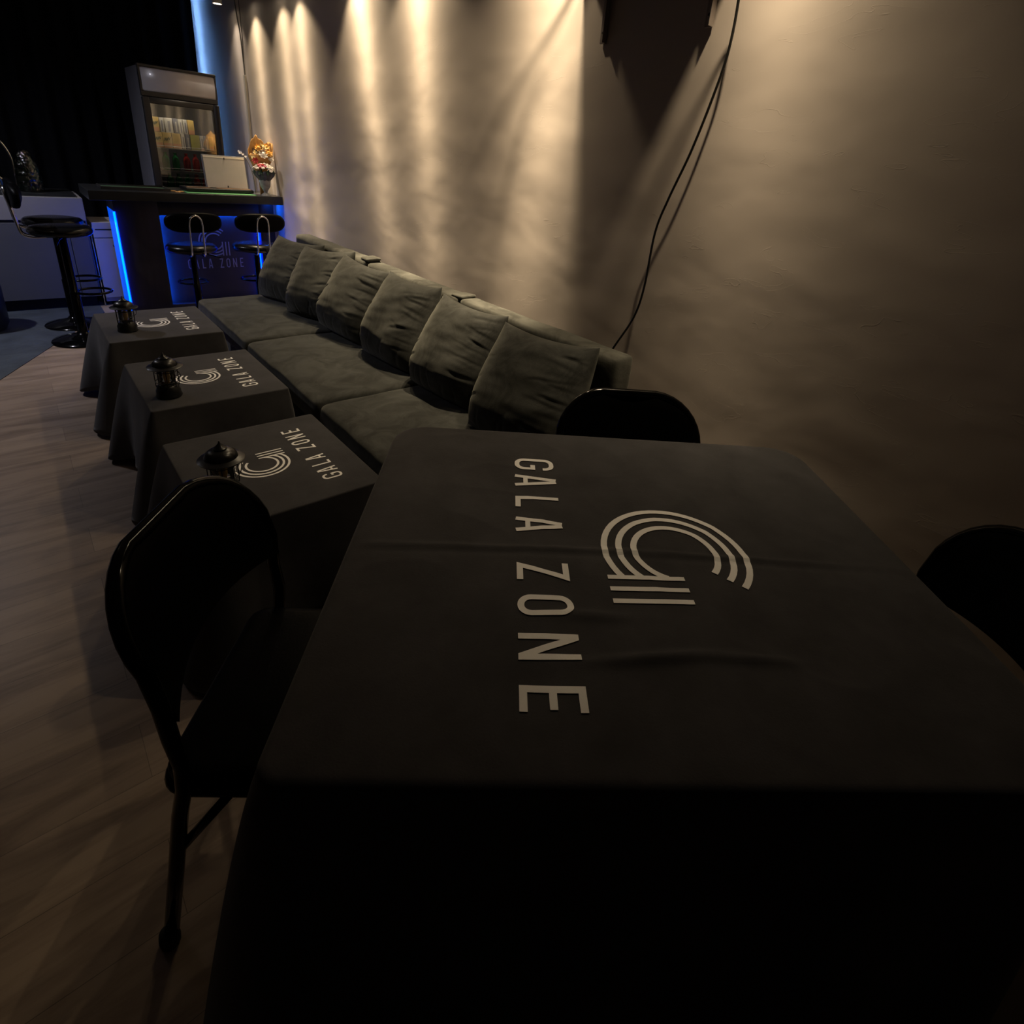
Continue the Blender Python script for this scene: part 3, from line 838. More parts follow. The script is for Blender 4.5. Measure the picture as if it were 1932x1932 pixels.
# header: curved grey light panel in a black surround
mb = MB()
mb.box((X0, -0.005, 1.76), (X1, 0.03, 1.80)); mb.box((X0, -0.02, 1.985), (X1, 0.06, 2.005)); mb.box((X0, -0.012, 1.80), (X0 + 0.016, 0.03, 1.985)); mb.box((X1 - 0.016, -0.012, 1.80), (X1, 0.03, 1.985))
hd = mb.build('header_frame', M['fridge_frame'], fr, bevel=0.003)
mb = MB(); vs = []; fs = []
for i in range(13):
    t = i / 12; z = 1.80 + 0.185 * t; y = -0.006 - 0.014 * math.sin(PI * t)
    vs += [(X0 + 0.016, y, z), (X1 - 0.016, y, z)]
for i in range(12):
    fs.append((2 * i, 2 * i + 1, 2 * i + 3, 2 * i + 2))
mb.add(vs, fs); mb.build('header_panel', M['fridge_sign'], hd, smooth=True, solid=0.003)
# door
dr = MB()
dr.box((X0, -0.03, 0.06), (X0 + 0.052, 0.025, 1.752)); dr.box((X1 - 0.052, -0.03, 0.06), (X1, 0.025, 1.752))
dr.box((X0 + 0.052, -0.03, 1.705), (X1 - 0.052, 0.025, 1.752)); dr.box((X0 + 0.052, -0.03, 0.06), (X1 - 0.052, 0.025, 0.13))
door = dr.build('door_frame', M['fridge_frame'], fr, bevel=0.005)
mb = MB(); mb.box((X0 + 0.052, -0.008, 0.13), (X1 - 0.052, -0.002, 1.705)); mb.build('door_glass', M['glass'], door)
mb = MB(); mb.box((X0 + 0.06, 0.045, 1.735), (X1 - 0.06, 0.06, 1.745)); ilp = mb.build('added_fill_bar', M['pod'], fr)  # invented bar for the fill light below, the fridge itself is unlit
ld = bpy.data.lights.new('added_fill_light', 'AREA'); ld.shape = 'RECTANGLE'; ld.size = 0.46; ld.size_y = 0.02; ld.energy = 0.55; ld.color = (1.0, 0.88, 0.72)  # fill light added only to brighten the cartons
lo = bpy.data.objects.new('added_fill_light', ld); col.objects.link(lo); lo.parent = fr; lo.location = (0, 0.055, 1.732); lo.rotation_euler = (math.radians(8), 0, 0)
shelf_z = (1.355, 1.165, 0.985, 0.80)
for z in shelf_z:
    mb = MB()
    mb.box((X0 + 0.045, 0.07, z - 0.012), (X1 - 0.045, 0.074, z - 0.004))
    mb.tube([(X0 + 0.06, 0.068, z + 0.012), (X1 - 0.06, 0.068, z + 0.012)], 0.0025, 8)
    for k in range(22):
        x = X0 + 0.055 + k * (X1 - X0 - 0.11) / 21
        mb.tube([(x, 0.07, z - 0.006), (x, 0.53, z - 0.006)], 0.0018, 6)
    mb.build('wire_shelf', M['wire'], fr)
ftop = 1.355
# drink cartons on the top shelf, two tiers: (x, width, material)
def carton(x, w_, z, h, mname, label, script=False, y=0.085, d=0.07):
    t = thing('drink_carton', label, 'drink carton', (1.355 + x, 6.40 + y, z), 0, 'drink cartons on the top fridge shelf')
    mb = MB(); mb.box((-w_ / 2, 0, 0), (w_ / 2, d, h)); mb.build('box', M[mname], t, bevel=0.0015)
    if mname.startswith('carton_yellow'):
        mb = MB(); mb.box((-w_ / 2 + 0.001, -0.0006, 0.002), (w_ / 2 - 0.001, 0.0, h * 0.32)); mb.build('base_band', M['carton_orange'], t)
    if script:
        mb = MB()
        def f(s, tt, k): return (s, -0.0012, tt)
        p = [(-w_ * 0.36, h * 0.44), (-w_ * 0.25, h * 0.66), (-w_ * 0.18, h * 0.48), (-w_ * 0.05, h * 0.66), (0, h * 0.5), (w_ * 0.12, h * 0.7), (w_ * 0.2, h * 0.56), (w_ * 0.36, h * 0.74)]
        stroke(mb, [(q.x, q.y) for q in catmull([(a, b, 0) for a, b in p], 4)], 0.005, f)
        mb.build('script_mark', M['script'], t)
    if mname in ('carton_white', 'carton_grey'):
        mb = MB(); mb.box((-w_ * 0.12, -0.0008, 0.01), (w_ * 0.2, 0, h * 0.8)); mb.build('stripe', M['carton_grey' if mname == 'carton_white' else 'carton_white'], t)
    return t
low = [(-0.205, 0.064, 'carton_yellow', True), (-0.135, 0.068, 'carton_yellow', True), (-0.062, 0.068, 'carton_yellow', False), (-0.008, 0.028, 'carton_white', False), (0.030, 0.034, 'carton_grey', False), (0.090, 0.074, 'carton_green', False), (0.147, 0.028, 'carton_white', False), (0.186, 0.036, 'carton_grey', False), (0.226, 0.034, 'carton_yellow', False)]
lowl = ['leftmost yellow drink carton with dark script, bottom row of fridge shelf', 'yellow drink carton with dark script, second from left in the bottom row', 'yellow carton without script beside the scripted ones, bottom row', 'narrow pale carton right of the three yellow ones, bottom row',
        'dark grey carton left of the lime green one, bottom row', 'wide lime green carton in the bottom row of the fridge shelf', 'narrow pale carton right of the lime green one, bottom row', 'grey carton with a pale stripe near the right end of the bottom row', 'narrow yellow carton at the right end of the bottom row']
for (x, w_, m_, s_), l in zip(low, lowl): carton(x, w_, ftop - 0.003, 0.128, m_, l, s_)
high = [(-0.212, 0.052, 'carton_yellow', True), (-0.162, 0.030, 'carton_white', False), (-0.108, 0.058, 'carton_white', False), (-0.052, 0.034, 'carton_grey', False), (-0.014, 0.032, 'carton_white', False), (0.024, 0.032, 'carton_white', False), (0.070, 0.050, 'carton_yellow', False)]
highl = ['yellow scripted carton at the left end of the upper row', 'narrow pale carton next to the yellow one, left in the upper row', 'wide pale carton in the upper row, above the scripted yellow carton', 'grey carton in the middle of the upper row', 'pale carton right of the grey one, upper row', 'pale carton touching the right-hand yellow one, upper row', 'yellow carton at the right end of the upper row']
for (x, w_, m_, s_), l in zip(high, highl): carton(x, w_, ftop + 0.126, 0.122, m_, l, s_)
def bottle(x, z, mname, label, group):
    t = thing('drink_bottle', label, 'bottle', (1.355 + x, 6.50, z), 0, group)
    mb = MB(); mb.lathe([(0.0, 0), (0.027, 0), (0.030, 0.006), (0.030, 0.085), (0.026, 0.105), (0.013, 0.128), (0.012, 0.140), (0.0, 0.140)], 20)
    auto_smooth(mb.build('bottle_body', M[mname], t), 50)
    mb = MB(); mb.lathe([(0.0, 0.1405), (0.014, 0.1405), (0.014, 0.152), (0.0, 0.153)], 16); mb.build('cap', M[mname], t)
    return t
pos_ = ['far left', 'second from left', 'middle', 'fourth from left', 'rightmost']
for i, (x, m_) in enumerate(((-0.17, 'bottle_green'), (-0.09, 'bottle_green'), (0.0, 'bottle_red'), (0.075, 'bottle_red'), (0.15, 'bottle_red'))):
    bottle(x, 1.162, m_, '%s bottle on the second fridge shelf, %s in its row' % ('green' if 'green' in m_ else 'red', pos_[i]), 'bottles on the second fridge shelf')
for i, (x, m_) in enumerate(((-0.155, 'bottle_green'), (-0.085, 'bottle_green'), (-0.01, 'bottle_green'), (0.065, 'bottle_red'), (0.14, 'bottle_red'))):
    bottle(x, 0.982, m_, '%s bottle on the third fridge shelf, %s in its row' % ('green' if 'green' in m_ else 'red', pos_[i]), 'bottles on the third fridge shelf')

# ------------------------------------------------------------------ cabinets behind the bar
cb = thing('base_cabinet', 'white kitchen base cabinet at the far left behind the bar stools', 'cabinet', (-0.45, 6.20, 0))
mb = MB(); mb.box((-1.0, 0.02, 0.09), (0.935, 0.60, 0.915)); mb.build('cabinet_body', M['cabinet'], cb, bevel=0.003)
mb = MB(); mb.box((-1.0, 0.06, 0.0), (0.90, 0.58, 0.09)); mb.build('toe_kick', M['gap'], cb)
mb = MB(); mb.box((-1.0, 0.0, 0.735), (0.935, 0.02, 0.915)); mb.build('front_apron', M['cabinet'], cb, bevel=0.003)
mb = MB(); mb.box((-1.0, 0.008, 0.716), (0.925, 0.0195, 0.734)); mb.build('shadow_rail', M['gap'], cb)
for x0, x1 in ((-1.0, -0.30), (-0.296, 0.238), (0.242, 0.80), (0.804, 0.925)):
    mb = MB(); mb.box((x0, 0.0, 0.095), (x1, 0.0195, 0.713)); mb.build('door', M['cabinet_door_shaded'], cb, bevel=0.003)
mb = MB(); mb.box((-1.45, 6.26, 0.9165), (0.45, 6.80, 0.935)); tag(mb.build('worktop', M['counter'], bevel=0.002), 'black worktop lying on the white base cabinet', 'worktop')
ap = thing('white_freezer', 'low white appliance with a small dark mark, left of the bar between cabinet and bar', 'appliance', (0.66, 6.22, 0))
mb = MB(); mb.box((-0.148, 0.02, 0.03), (0.22, 0.40, 0.72)); mb.build('appliance_body', M['appliance'], ap, bevel=0.006)
mb = MB(); mb.box((-0.148, 0.0, 0.07), (0.22, 0.018, 0.585)); mb.build('lower_panel', M['appliance'], ap, bevel=0.003)
mb = MB(); mb.box((-0.148, 0.0, 0.592), (0.22, 0.018, 0.72)); up_ = mb.build('upper_panel', M['appliance'], ap, bevel=0.003)
mb = MB(); mb.box((-0.13, -0.001, 0.655), (0.10, 0.0, 0.665)); mb.build('slot', M['gap'], up_)
mb = MB()
def f_m(s, t, k): return (-0.01 + s, -0.0012, 0.525 + t)
stroke(mb, arc(0.0, 0.0, 0.013, 150, 390, 10)[::-1], 0.004, f_m)
stroke(mb, arc(-0.0, 0.0, 0.013, 180, 360, 10), 0.005, f_m); stroke(mb, arc(0.026, 0.0, 0.013, 180, 360, 10), 0.005, f_m)
stroke(mb, [(0.052, 0.006), (0.064, 0.010), (0.076, 0.006)], 0.005, f_m); stroke(mb, [(0.052, -0.008), (0.064, -0.012), (0.076, -0.008)], 0.005, f_m)
mb.build('printed_mark', M['gap'], ap)
for x in (-0.12, 0.16):
    mb = MB(); mb.lathe([(0.0, 0.0), (0.018, 0.0), (0.018, 0.03), (0.0, 0.03)], 14, (x, 0.06, 0)); mb.build('foot', M['gap'], ap)
mb = MB(); mb.tube([(-0.162, 0.012, 0.006), (-0.162, 0.012, 0.70)], 0.007, 10)
pipe = mb.build('pipe', M['chrome'], ap, smooth=True)

fc = thing('kitchen_tap', 'curved chrome tap rising behind the far left stool', 'tap', (-0.02, 6.45, 0.935))
mb = MB(); mb.tube(catmull([(0.12, 0, 0.0), (0.125, 0, 0.13), (0.125, 0, 0.25), (0.095, 0, 0.345), (0.06, 0, 0.385), (0.03, 0, 0.375)], 8), 0.008, 12); mb.build('spout', M['chrome'], fc, smooth=True)
mb = MB(); mb.lathe([(0.0, 0), (0.022, 0), (0.020, 0.03), (0.012, 0.035), (0.0, 0.035)], 20, (0.12, 0, 0)); mb.build('tap_base', M['chrome'], fc, smooth=True)

bp = thing('wrapped_bottle_pack', 'greenish clear plastic pack of water bottles standing on the worktop', 'bottle pack', (0.215, 6.45, 0.935))
for i, (x, y) in enumerate(((-0.065, -0.03), (0.0, -0.03), (-0.065, 0.035), (0.0, 0.035))):
    mb = MB(); mb.lathe([(0.0, 0), (0.029, 0), (0.031, 0.01), (0.028, 0.06), (0.031, 0.11), (0.030, 0.17), (0.024, 0.215), (0.012, 0.25), (0.011, 0.275), (0.0, 0.275)], 18, (x, y, 0.0))
    o_ = mb.build('water_bottle', M['clear_wrap'], bp, smooth=True)
    mb = MB(); mb.lathe([(0.0318, 0.075), (0.0318, 0.12)], 18, (x, y, 0)); mb.build('bottle_label', M['label_green' if i % 2 else 'label_pale'], o_, smooth=True)
mb = MB(); mb.lathe([(0.088, 0.001), (0.090, 0.01), (0.086, 0.12), (0.072, 0.22), (0.040, 0.30), (0.032, 0.315)], 20, (-0.03, 0.0, 0), sx=0.95, sy=0.9)
mb.build('plastic_wrap', M['clear_wrap'], bp, smooth=True)
dl = thing('round_meter', 'round chrome-rimmed dark blue disc at the left edge of the picture', 'round object', (-0.03, 6.34, 0.935))
mb = MB(); mb.tube([(0.055 * math.cos(2 * PI * k / 32), 0, 0.066 + 0.055 * math.sin(2 * PI * k / 32)) for k in range(32)], 0.010, 10, closed=True); mb.build('rim', M['chrome'], dl, smooth=True)
mb = MB(); mb.tube([(0, -0.004, 0.066), (0, 0.03, 0.066)], 0.052, 32); auto_smooth(mb.build('face', M['dial'], dl))
mb = MB(); mb.lathe([(0.0, 0), (0.16, 0), (0.185, 0.05), (0.19, 0.42), (0.175, 0.45), (0.0, 0.46)], 36, (-0.33, 5.72, 0.004))
tag(auto_smooth(mb.build('waste_bin', M['black_matte']), 50), 'black rounded bin on the floor at the far left edge', 'bin')

# ------------------------------------------------------------------ bar stools
def make_stool(label, seat_z, group):
    """faces +Y, back support towards -Y"""
    t = thing('bar_stool', label, 'bar stool', (0, 0, 0), 0, group)
    mb = MB(); mb.lathe([(0.0, 0.0), (0.190, 0.0), (0.195, 0.006), (0.188, 0.014), (0.12, 0.032), (0.05, 0.050), (0.034, 0.070), (0.0, 0.07)], 40); auto_smooth(mb.build('base_disc', M['black_paint'], t), 50)
    mb = MB(); mb.lathe([(0.0, 0.05), (0.029, 0.05), (0.029, 0.36), (0.024, 0.365), (0.024, seat_z - 0.07), (0.04, seat_z - 0.06), (0.0, seat_z - 0.055)], 24); auto_smooth(mb.build('post', M['black_paint'], t), 50)
    mb = MB(); ring = [(0.0 + 0.105 * math.cos(a), 0.115 + 0.105 * math.sin(a), 0.0) for a in [2 * PI * k / 36 for k in range(36)]]
    mb.tube([(x, y, 0.36 + 0.0) for x, y, z in ring], 0.009, 10, closed=True); mb.build('foot_ring', M['black_paint'], t, smooth=True)
    mb = MB()
    prof = [(0.0, seat_z - 0.055), (0.15, seat_z - 0.055), (0.170, seat_z - 0.050), (0.182, seat_z - 0.030), (0.180, seat_z - 0.012), (0.165, seat_z + 0.003), (0.12, seat_z + 0.010), (0.0, seat_z + 0.006)]
    mb.lathe(prof, 40); auto_smooth(mb.build('seat', M['stool_vinyl'], t), 60)
    # chrome hoop: rises from below the seat, bends over the pad
    mb = MB()
    h = seat_z
    side = []
    for sx in (-1,):
        pass
    pts = [(-0.042, -0.06, h - 0.062), (-0.044, -0.15, h - 0.066), (-0.045, -0.198, h - 0.05), (-0.045, -0.213, h - 0.01), (-0.044, -0.225, h + 0.10), (-0.043, -0.238, h + 0.19), (-0.032, -0.242, h + 0.232), (0.0, -0.243, h + 0.252),
           (0.032, -0.242, h + 0.232), (0.043, -0.238, h + 0.19), (0.044, -0.225, h + 0.10), (0.045, -0.213, h - 0.01), (0.045, -0.198, h - 0.05), (0.044, -0.15, h - 0.066), (0.042, -0.06, h - 0.062)]
    mb.tube(catmull(pts, 6), 0.0068, 10); mb.build('back_tube', M['chrome'], t, smooth=True)
    # padded oval back
    mb = MB()
    n, m_ = 48, 6
    zc = h + 0.195; hw, hh = 0.195, 0.075
    def outline(k, s):
        an = 2 * PI * k / n
        c_, s_ = math.cos(an), math.sin(an)
        e = 0.62
        x = hw * s * math.copysign(abs(c_) ** e, c_); z = hh * s * math.copysign(abs(s_) ** 0.8, s_)
        return x, z
    vs = []; fs = []
    lay = [(0.0, -0.020), (0.86, -0.020), (0.97, -0.012), (1.0, 0.0), (0.97, 0.014), (0.85, 0.022), (0.0, 0.026)]
    for s, dy in lay:
        for k in range(n):
            x, z = outline(k, max(s, 0.001))
            vs.append((x, -0.205 + dy + 0.35 * x * x * 2.0, zc + z))
    for j in range(len(lay) - 1):
        for k in range(n):
            fs.append((j * n + k, j * n + (k + 1) % n, (j + 1) * n + (k + 1) % n, (j + 1) * n + k))
    mb.add(vs, fs); auto_smooth(mb.build('backrest', M['black_vinyl'], t), 60)
    mb = MB(); mb.tube(catmull([(0.03, 0, h - 0.07), (0.10, -0.02, h - 0.075), (0.19, -0.04, h - 0.10)], 5), 0.005, 8); mb.build('height_lever', M['black_paint'], t, smooth=True)
    return t
GS = 'black bar stools at the bar front'
st = make_stool('black bar stool at the bar front, left one, in front of the emblem', 0.675, GS)
st.location = (1.045, 5.24, 0)
dup(st, (1.525, 5.24, 0), 0.0, 'black bar stool at the bar front, right one, next to the sofa end')
st2 = make_stool('nearer black bar stool left of the bar, standing where wood and dark floor meet', 0.815, 'black bar stools left of the bar')
st2.location = (0.25, 5.18, 0.0045); st2.rotation_euler.z = -PI / 2 - 0.05
dup(st2, (0.24, 5.65, 0.0045), -PI / 2 + 0.06, 'farther black bar stool left of the bar, before the white cabinet')

# ------------------------------------------------------------------ sofa
def rbox(x0, x1, y0, y1, z0, z1, r=0.035, n=(14, 16, 4), puff=0.0, seed=0, wr=0.004, sag=0.0):
    """soft rounded block"""
    bm_v = {}; vs = []; fs = []
    nx, ny_, nz_ = n
    cx, cy, cz = (x0 + x1) / 2, (y0 + y1) / 2, (z0 + z1) / 2
    hx, hy, hz = (x1 - x0) / 2, (y1 - y0) / 2, (z1 - z0) / 2
    def remap(t):  # denser near the ends
        return math.copysign(1 - (1 - abs(t)) ** 1.5, t)
    def pt(i, j, k):
        key = (i, j, k)
        if key in bm_v: return bm_v[key]
        u = remap(-1 + 2 * i / nx); v = remap(-1 + 2 * j / ny_); w_ = remap(-1 + 2 * k / nz_)
        p = Vector((u * hx, v * hy, w_ * hz))
        q = Vector((max(-hx + r, min(hx - r, p.x)), max(-hy + r, min(hy - r, p.y)), max(-hz + min(r, hz * 0.95), min(hz - min(r, hz * 0.95), p.z))))
        d = p - q
        if d.length > 1e-9:
            d = d.normalized() * r
        p = q + d
        bulge = (1 - u * u) * (1 - v * v)
        if k == nz_: p.z += puff * bulge - sag * bulge
        if k == nz_ or k == 0 or True:
            p += Vector((nz(p.x + seed, p.y, p.z, 9), nz(p.y, p.x + seed, p.z, 8), nz(p.x, p.z + seed, p.y, 7) * 1.2)) * wr
        vs.append((cx + p.x, cy + p.y, cz + p.z)); bm_v[key] = len(vs) - 1
        return bm_v[key]
    for i in range(nx):
        for j in range(ny_):
            fs.append((pt(i, j, nz_), pt(i + 1, j, nz_), pt(i + 1, j + 1, nz_), pt(i, j + 1, nz_)))
            fs.append((pt(i, j, 0), pt(i, j + 1, 0), pt(i + 1, j + 1, 0), pt(i + 1, j, 0)))
    for i in range(nx):
        for k in range(nz_):
            fs.append((pt(i, 0, k), pt(i + 1, 0, k), pt(i + 1, 0, k + 1), pt(i, 0, k + 1)))
            fs.append((pt(i, ny_, k), pt(i, ny_, k + 1), pt(i + 1, ny_, k + 1), pt(i + 1, ny_, k)))
    for j in range(ny_):
        for k in range(nz_):
            fs.append((pt(0, j, k), pt(0, j, k + 1), pt(0, j + 1, k + 1), pt(0, j + 1, k)))
            fs.append((pt(nx, j, k), pt(nx, j + 1, k), pt(nx, j + 1, k + 1), pt(nx, j, k + 1)))
    mb = MB(); mb.add(vs, fs)
    return mb

sofa = thing('sofa', 'long dark grey velvet sofa with three seat sections along the right wall', 'sofa', (1.3, 2.9, 0))
def S(mbx):
    mbx.v = [(x - 1.3, y - 2.9, z) for x, y, z in mbx.v]; return mbx
ycut = [(3.395, 4.50), (2.365, 3.385), (1.30, 2.355)]
for i, (a, b) in enumerate(ycut):
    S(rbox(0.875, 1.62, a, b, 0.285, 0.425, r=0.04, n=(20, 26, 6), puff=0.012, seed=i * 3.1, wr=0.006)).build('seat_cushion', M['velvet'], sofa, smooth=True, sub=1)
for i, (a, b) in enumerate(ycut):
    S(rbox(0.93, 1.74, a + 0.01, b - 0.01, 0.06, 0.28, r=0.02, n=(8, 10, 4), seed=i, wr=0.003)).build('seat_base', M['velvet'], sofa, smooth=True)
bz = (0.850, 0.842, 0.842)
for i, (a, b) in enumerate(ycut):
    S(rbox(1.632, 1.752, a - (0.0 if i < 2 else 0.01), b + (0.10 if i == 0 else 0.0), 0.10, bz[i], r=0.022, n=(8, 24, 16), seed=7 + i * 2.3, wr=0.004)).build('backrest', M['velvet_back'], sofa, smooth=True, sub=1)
# folded corner flap at the near end of the far backrest, and at the middle one
for (y, z) in ((3.42, 0.858), (2.38, 0.848)):
    S(rbox(1.640, 1.735, y - 0.035, y + 0.06, z - 0.012, z + 0.008, r=0.009, n=(6, 6, 3), seed=y, wr=0.006)).build('cover_fold', M['velvet_back'], sofa, smooth=True, sub=1)
for x in (0.98, 1.68):
    for y in (1.36, 2.36, 3.39, 4.44):
        mb = MB(); mb.lathe([(0.0, 0.0), (0.022, 0.0), (0.025, 0.065), (0.0, 0.065)], 14, (x - 1.3, y - 2.9, 0)); mb.build('leg', M['black_matte'], sofa)

# pillows
def pillow_mesh(seed, size=0.50, high=0.46, thick=0.120):
    mb = MB(); n = 84
    vs = []; fs = []
    rg = random.Random(int(seed * 100))
    creases = [(0, -0.75 + 0.17 * k + rg.uniform(-0.05, 0.05), rg.uniform(-0.25, 0.18), rg.uniform(0.45, 0.85), rg.uniform(0.002, 0.0065), rg.uniform(0.022, 0.042)) for k in range(10)]
    creases += [(1, -0.6 + 0.3 * k + rg.uniform(-0.08, 0.08), rg.uniform(-0.5, 0.5), rg.uniform(0.3, 0.6), rg.uniform(0.002, 0.006), rg.uniform(0.025, 0.045)) for k in range(5)]
    creases += [(2, -0.8 + 0.35 * k + rg.uniform(-0.08, 0.08), rg.uniform(-0.2, 0.3), rg.uniform(0.25, 0.45), rg.uniform(0.003, 0.006), rg.uniform(0.020, 0.03)) for k in range(4)]
    def P(i, j, side):
        u = -1 + 2 * i / n; v = -1 + 2 * j / n
        # edges pull in between the corners
        wv = 0.955 + 0.075 * (1 - v * v) * (1.0 - 0.55 * v) - 0.03 * max(0, -v) ** 3
        px = u * wv
        pz = v * (1 - 0.10 * (1 - u * u) * v ** 3) if v > 0 else v * (1 - 0.05 * u ** 4 * v * v)
        f = max(0.0, (1 - abs(u) ** 3.2)) ** 0.60 * max(0.0, (1 - abs(v) ** 3.2)) ** 0.60
        th = (thick if side < 0 else thick * 0.55) * f
        # low, sagging filling
        th *= 1.0 + 0.28 * (-v) * (1 - v * v) + 0.10 * nz(u, v, seed, 1.3)
        x = px * size / 2; z = pz * high / 2
        wr = 0.0
        e = 1 - f
        # creases that run inward from the seams, mainly on the right and bottom
        for (kind, c0, sl, ln, am, wd) in creases:
            if kind == 0:      # runs in from the right seam
                d = v - (c0 + sl * (1 - u)); t_ = max(0.0, (u - (1 - ln)) / ln)
            elif kind == 1:    # runs up from the bottom seam
                d = u - (c0 + sl * (v + 1)); t_ = max(0.0, (-v - (1 - ln)) / ln)
            else:              # runs in from the left seam
                d = v - (c0 + sl * (1 + u)); t_ = max(0.0, (-u - (1 - ln)) / ln)
            d += 0.025 * nz(u * 4, v * 4, seed + c0 * 9)
            q_ = math.sin(PI * min(1.0, t_)) ** 0.7 if t_ > 0 else 0.0
            wr -= am * q_ * math.exp(-(d / wd) ** 2) * f ** 0.5
            wr += 0.45 * am * q_ * math.exp(-((d - 1.9 * wd) / (1.3 * wd)) ** 2) * f ** 0.5
        wr += 0.010 * nz(u * 1.6, v * 1.6, seed + 3, 1.0) * f
        wr += 0.006 * nz(u * 2, v * 5, seed + 9, 1.2) * f
        y = side * (th + wr)
        # corner ears flop forward slightly
        cf = (abs(u) * abs(v)) ** 6
        y += -0.012 * cf
        return (x, y, z)
    idx = {}
    for side in (-1, 1):
        for i in range(n + 1):
            for j in range(n + 1):
                edge = i in (0, n) or j in (0, n)
                if side == 1 and edge:
                    idx[(1, i, j)] = idx[(-1, i, j)]; continue
                idx[(side, i, j)] = len(vs); vs.append(P(i, j, side))
    for side in (-1, 1):
        for i in range(n):
            for j in range(n):
                q = (idx[(side, i, j)], idx[(side, i + 1, j)], idx[(side, i + 1, j + 1)], idx[(side, i, j + 1)])
                fs.append(q if side == -1 else q[::-1])
    mb.add(vs, fs)
    return mb
GP = 'velvet scatter cushions along the sofa'
# (y centre, bottom x, yaw, lean, roll, size)
PL = [(4.19, 1.345, 20, 27, 1, 0.50, 0.47, 'velvet scatter cushion at the far end of the sofa, nearest the bar', False),
      (3.70, 1.355, 17, 26, -4, 0.50, 0.48, 'velvet scatter cushion second from the bar, with a sharp raised corner', True),
      (3.22, 1.375, 9, 25, 3, 0.53, 0.475, 'velvet scatter cushion third from the bar, its front creased', True),
      (2.69, 1.385, 3, 25, -1, 0.52, 0.485, 'velvet scatter cushion fourth from the bar, leaning on the middle seat', False),
      (2.14, 1.385, 6, 26, 1, 0.49, 0.475, 'velvet scatter cushion second from the near end, folds on its right side', False),
      (1.58, 1.360, 10, 28, -1, 0.51, 0.485, 'velvet scatter cushion at the near end, behind the black chair', False)]
for i, (y, xb, yw, lean, rl, size, high, lab, zp) in enumerate(PL):
    t = thing('scatter_cushion', lab, 'cushion', (xb, y, 0.432), 0, GP)
    mbp = pillow_mesh(i * 4.7 + 1.3, size, high)
    # local frame: mesh x = width, -y = front, z = height. front must face -X of the room
    Rm = Matrix.Rotation(math.radians(-90 + yw), 3, 'Z') @ Matrix.Rotation(math.radians(-lean), 3, 'X') @ Matrix.Rotation(math.radians(rl), 3, 'Y')
    P2 = [Rm @ (Vector(p) + Vector((0, 0, 0))) for p in mbp.v]
    zmin = min(p.z for p in P2)
    bot = [p for p in P2 if p.z < zmin + 0.06]
    cxx = sum(p.x for p in bot) / len(bot)
    mbp.v = [(p.x - cxx + 0.03, p.y, p.z - zmin) for p in P2]
    c = mbp.build('cushion_cover', M['velvet'], t, smooth=True)
    if zp:
        q = [v_ for v_ in mbp.v]
        # zip pull at the lower near corner
        lc = min(q, key=lambda v_: v_[2] * 1.0 + v_[1] * 0.8)
        mb = MB(); mb.tube([Vector(lc) + Vector((-0.012, -0.004, 0.075)), Vector(lc) + Vector((-0.016, -0.006, 0.055)), Vector(lc) + Vector((-0.014, -0.006, 0.035))], 0.0032, 6)
        tag(mb.build('zip_pull', M['zipper'], t, smooth=True), 'shiny zip pull')

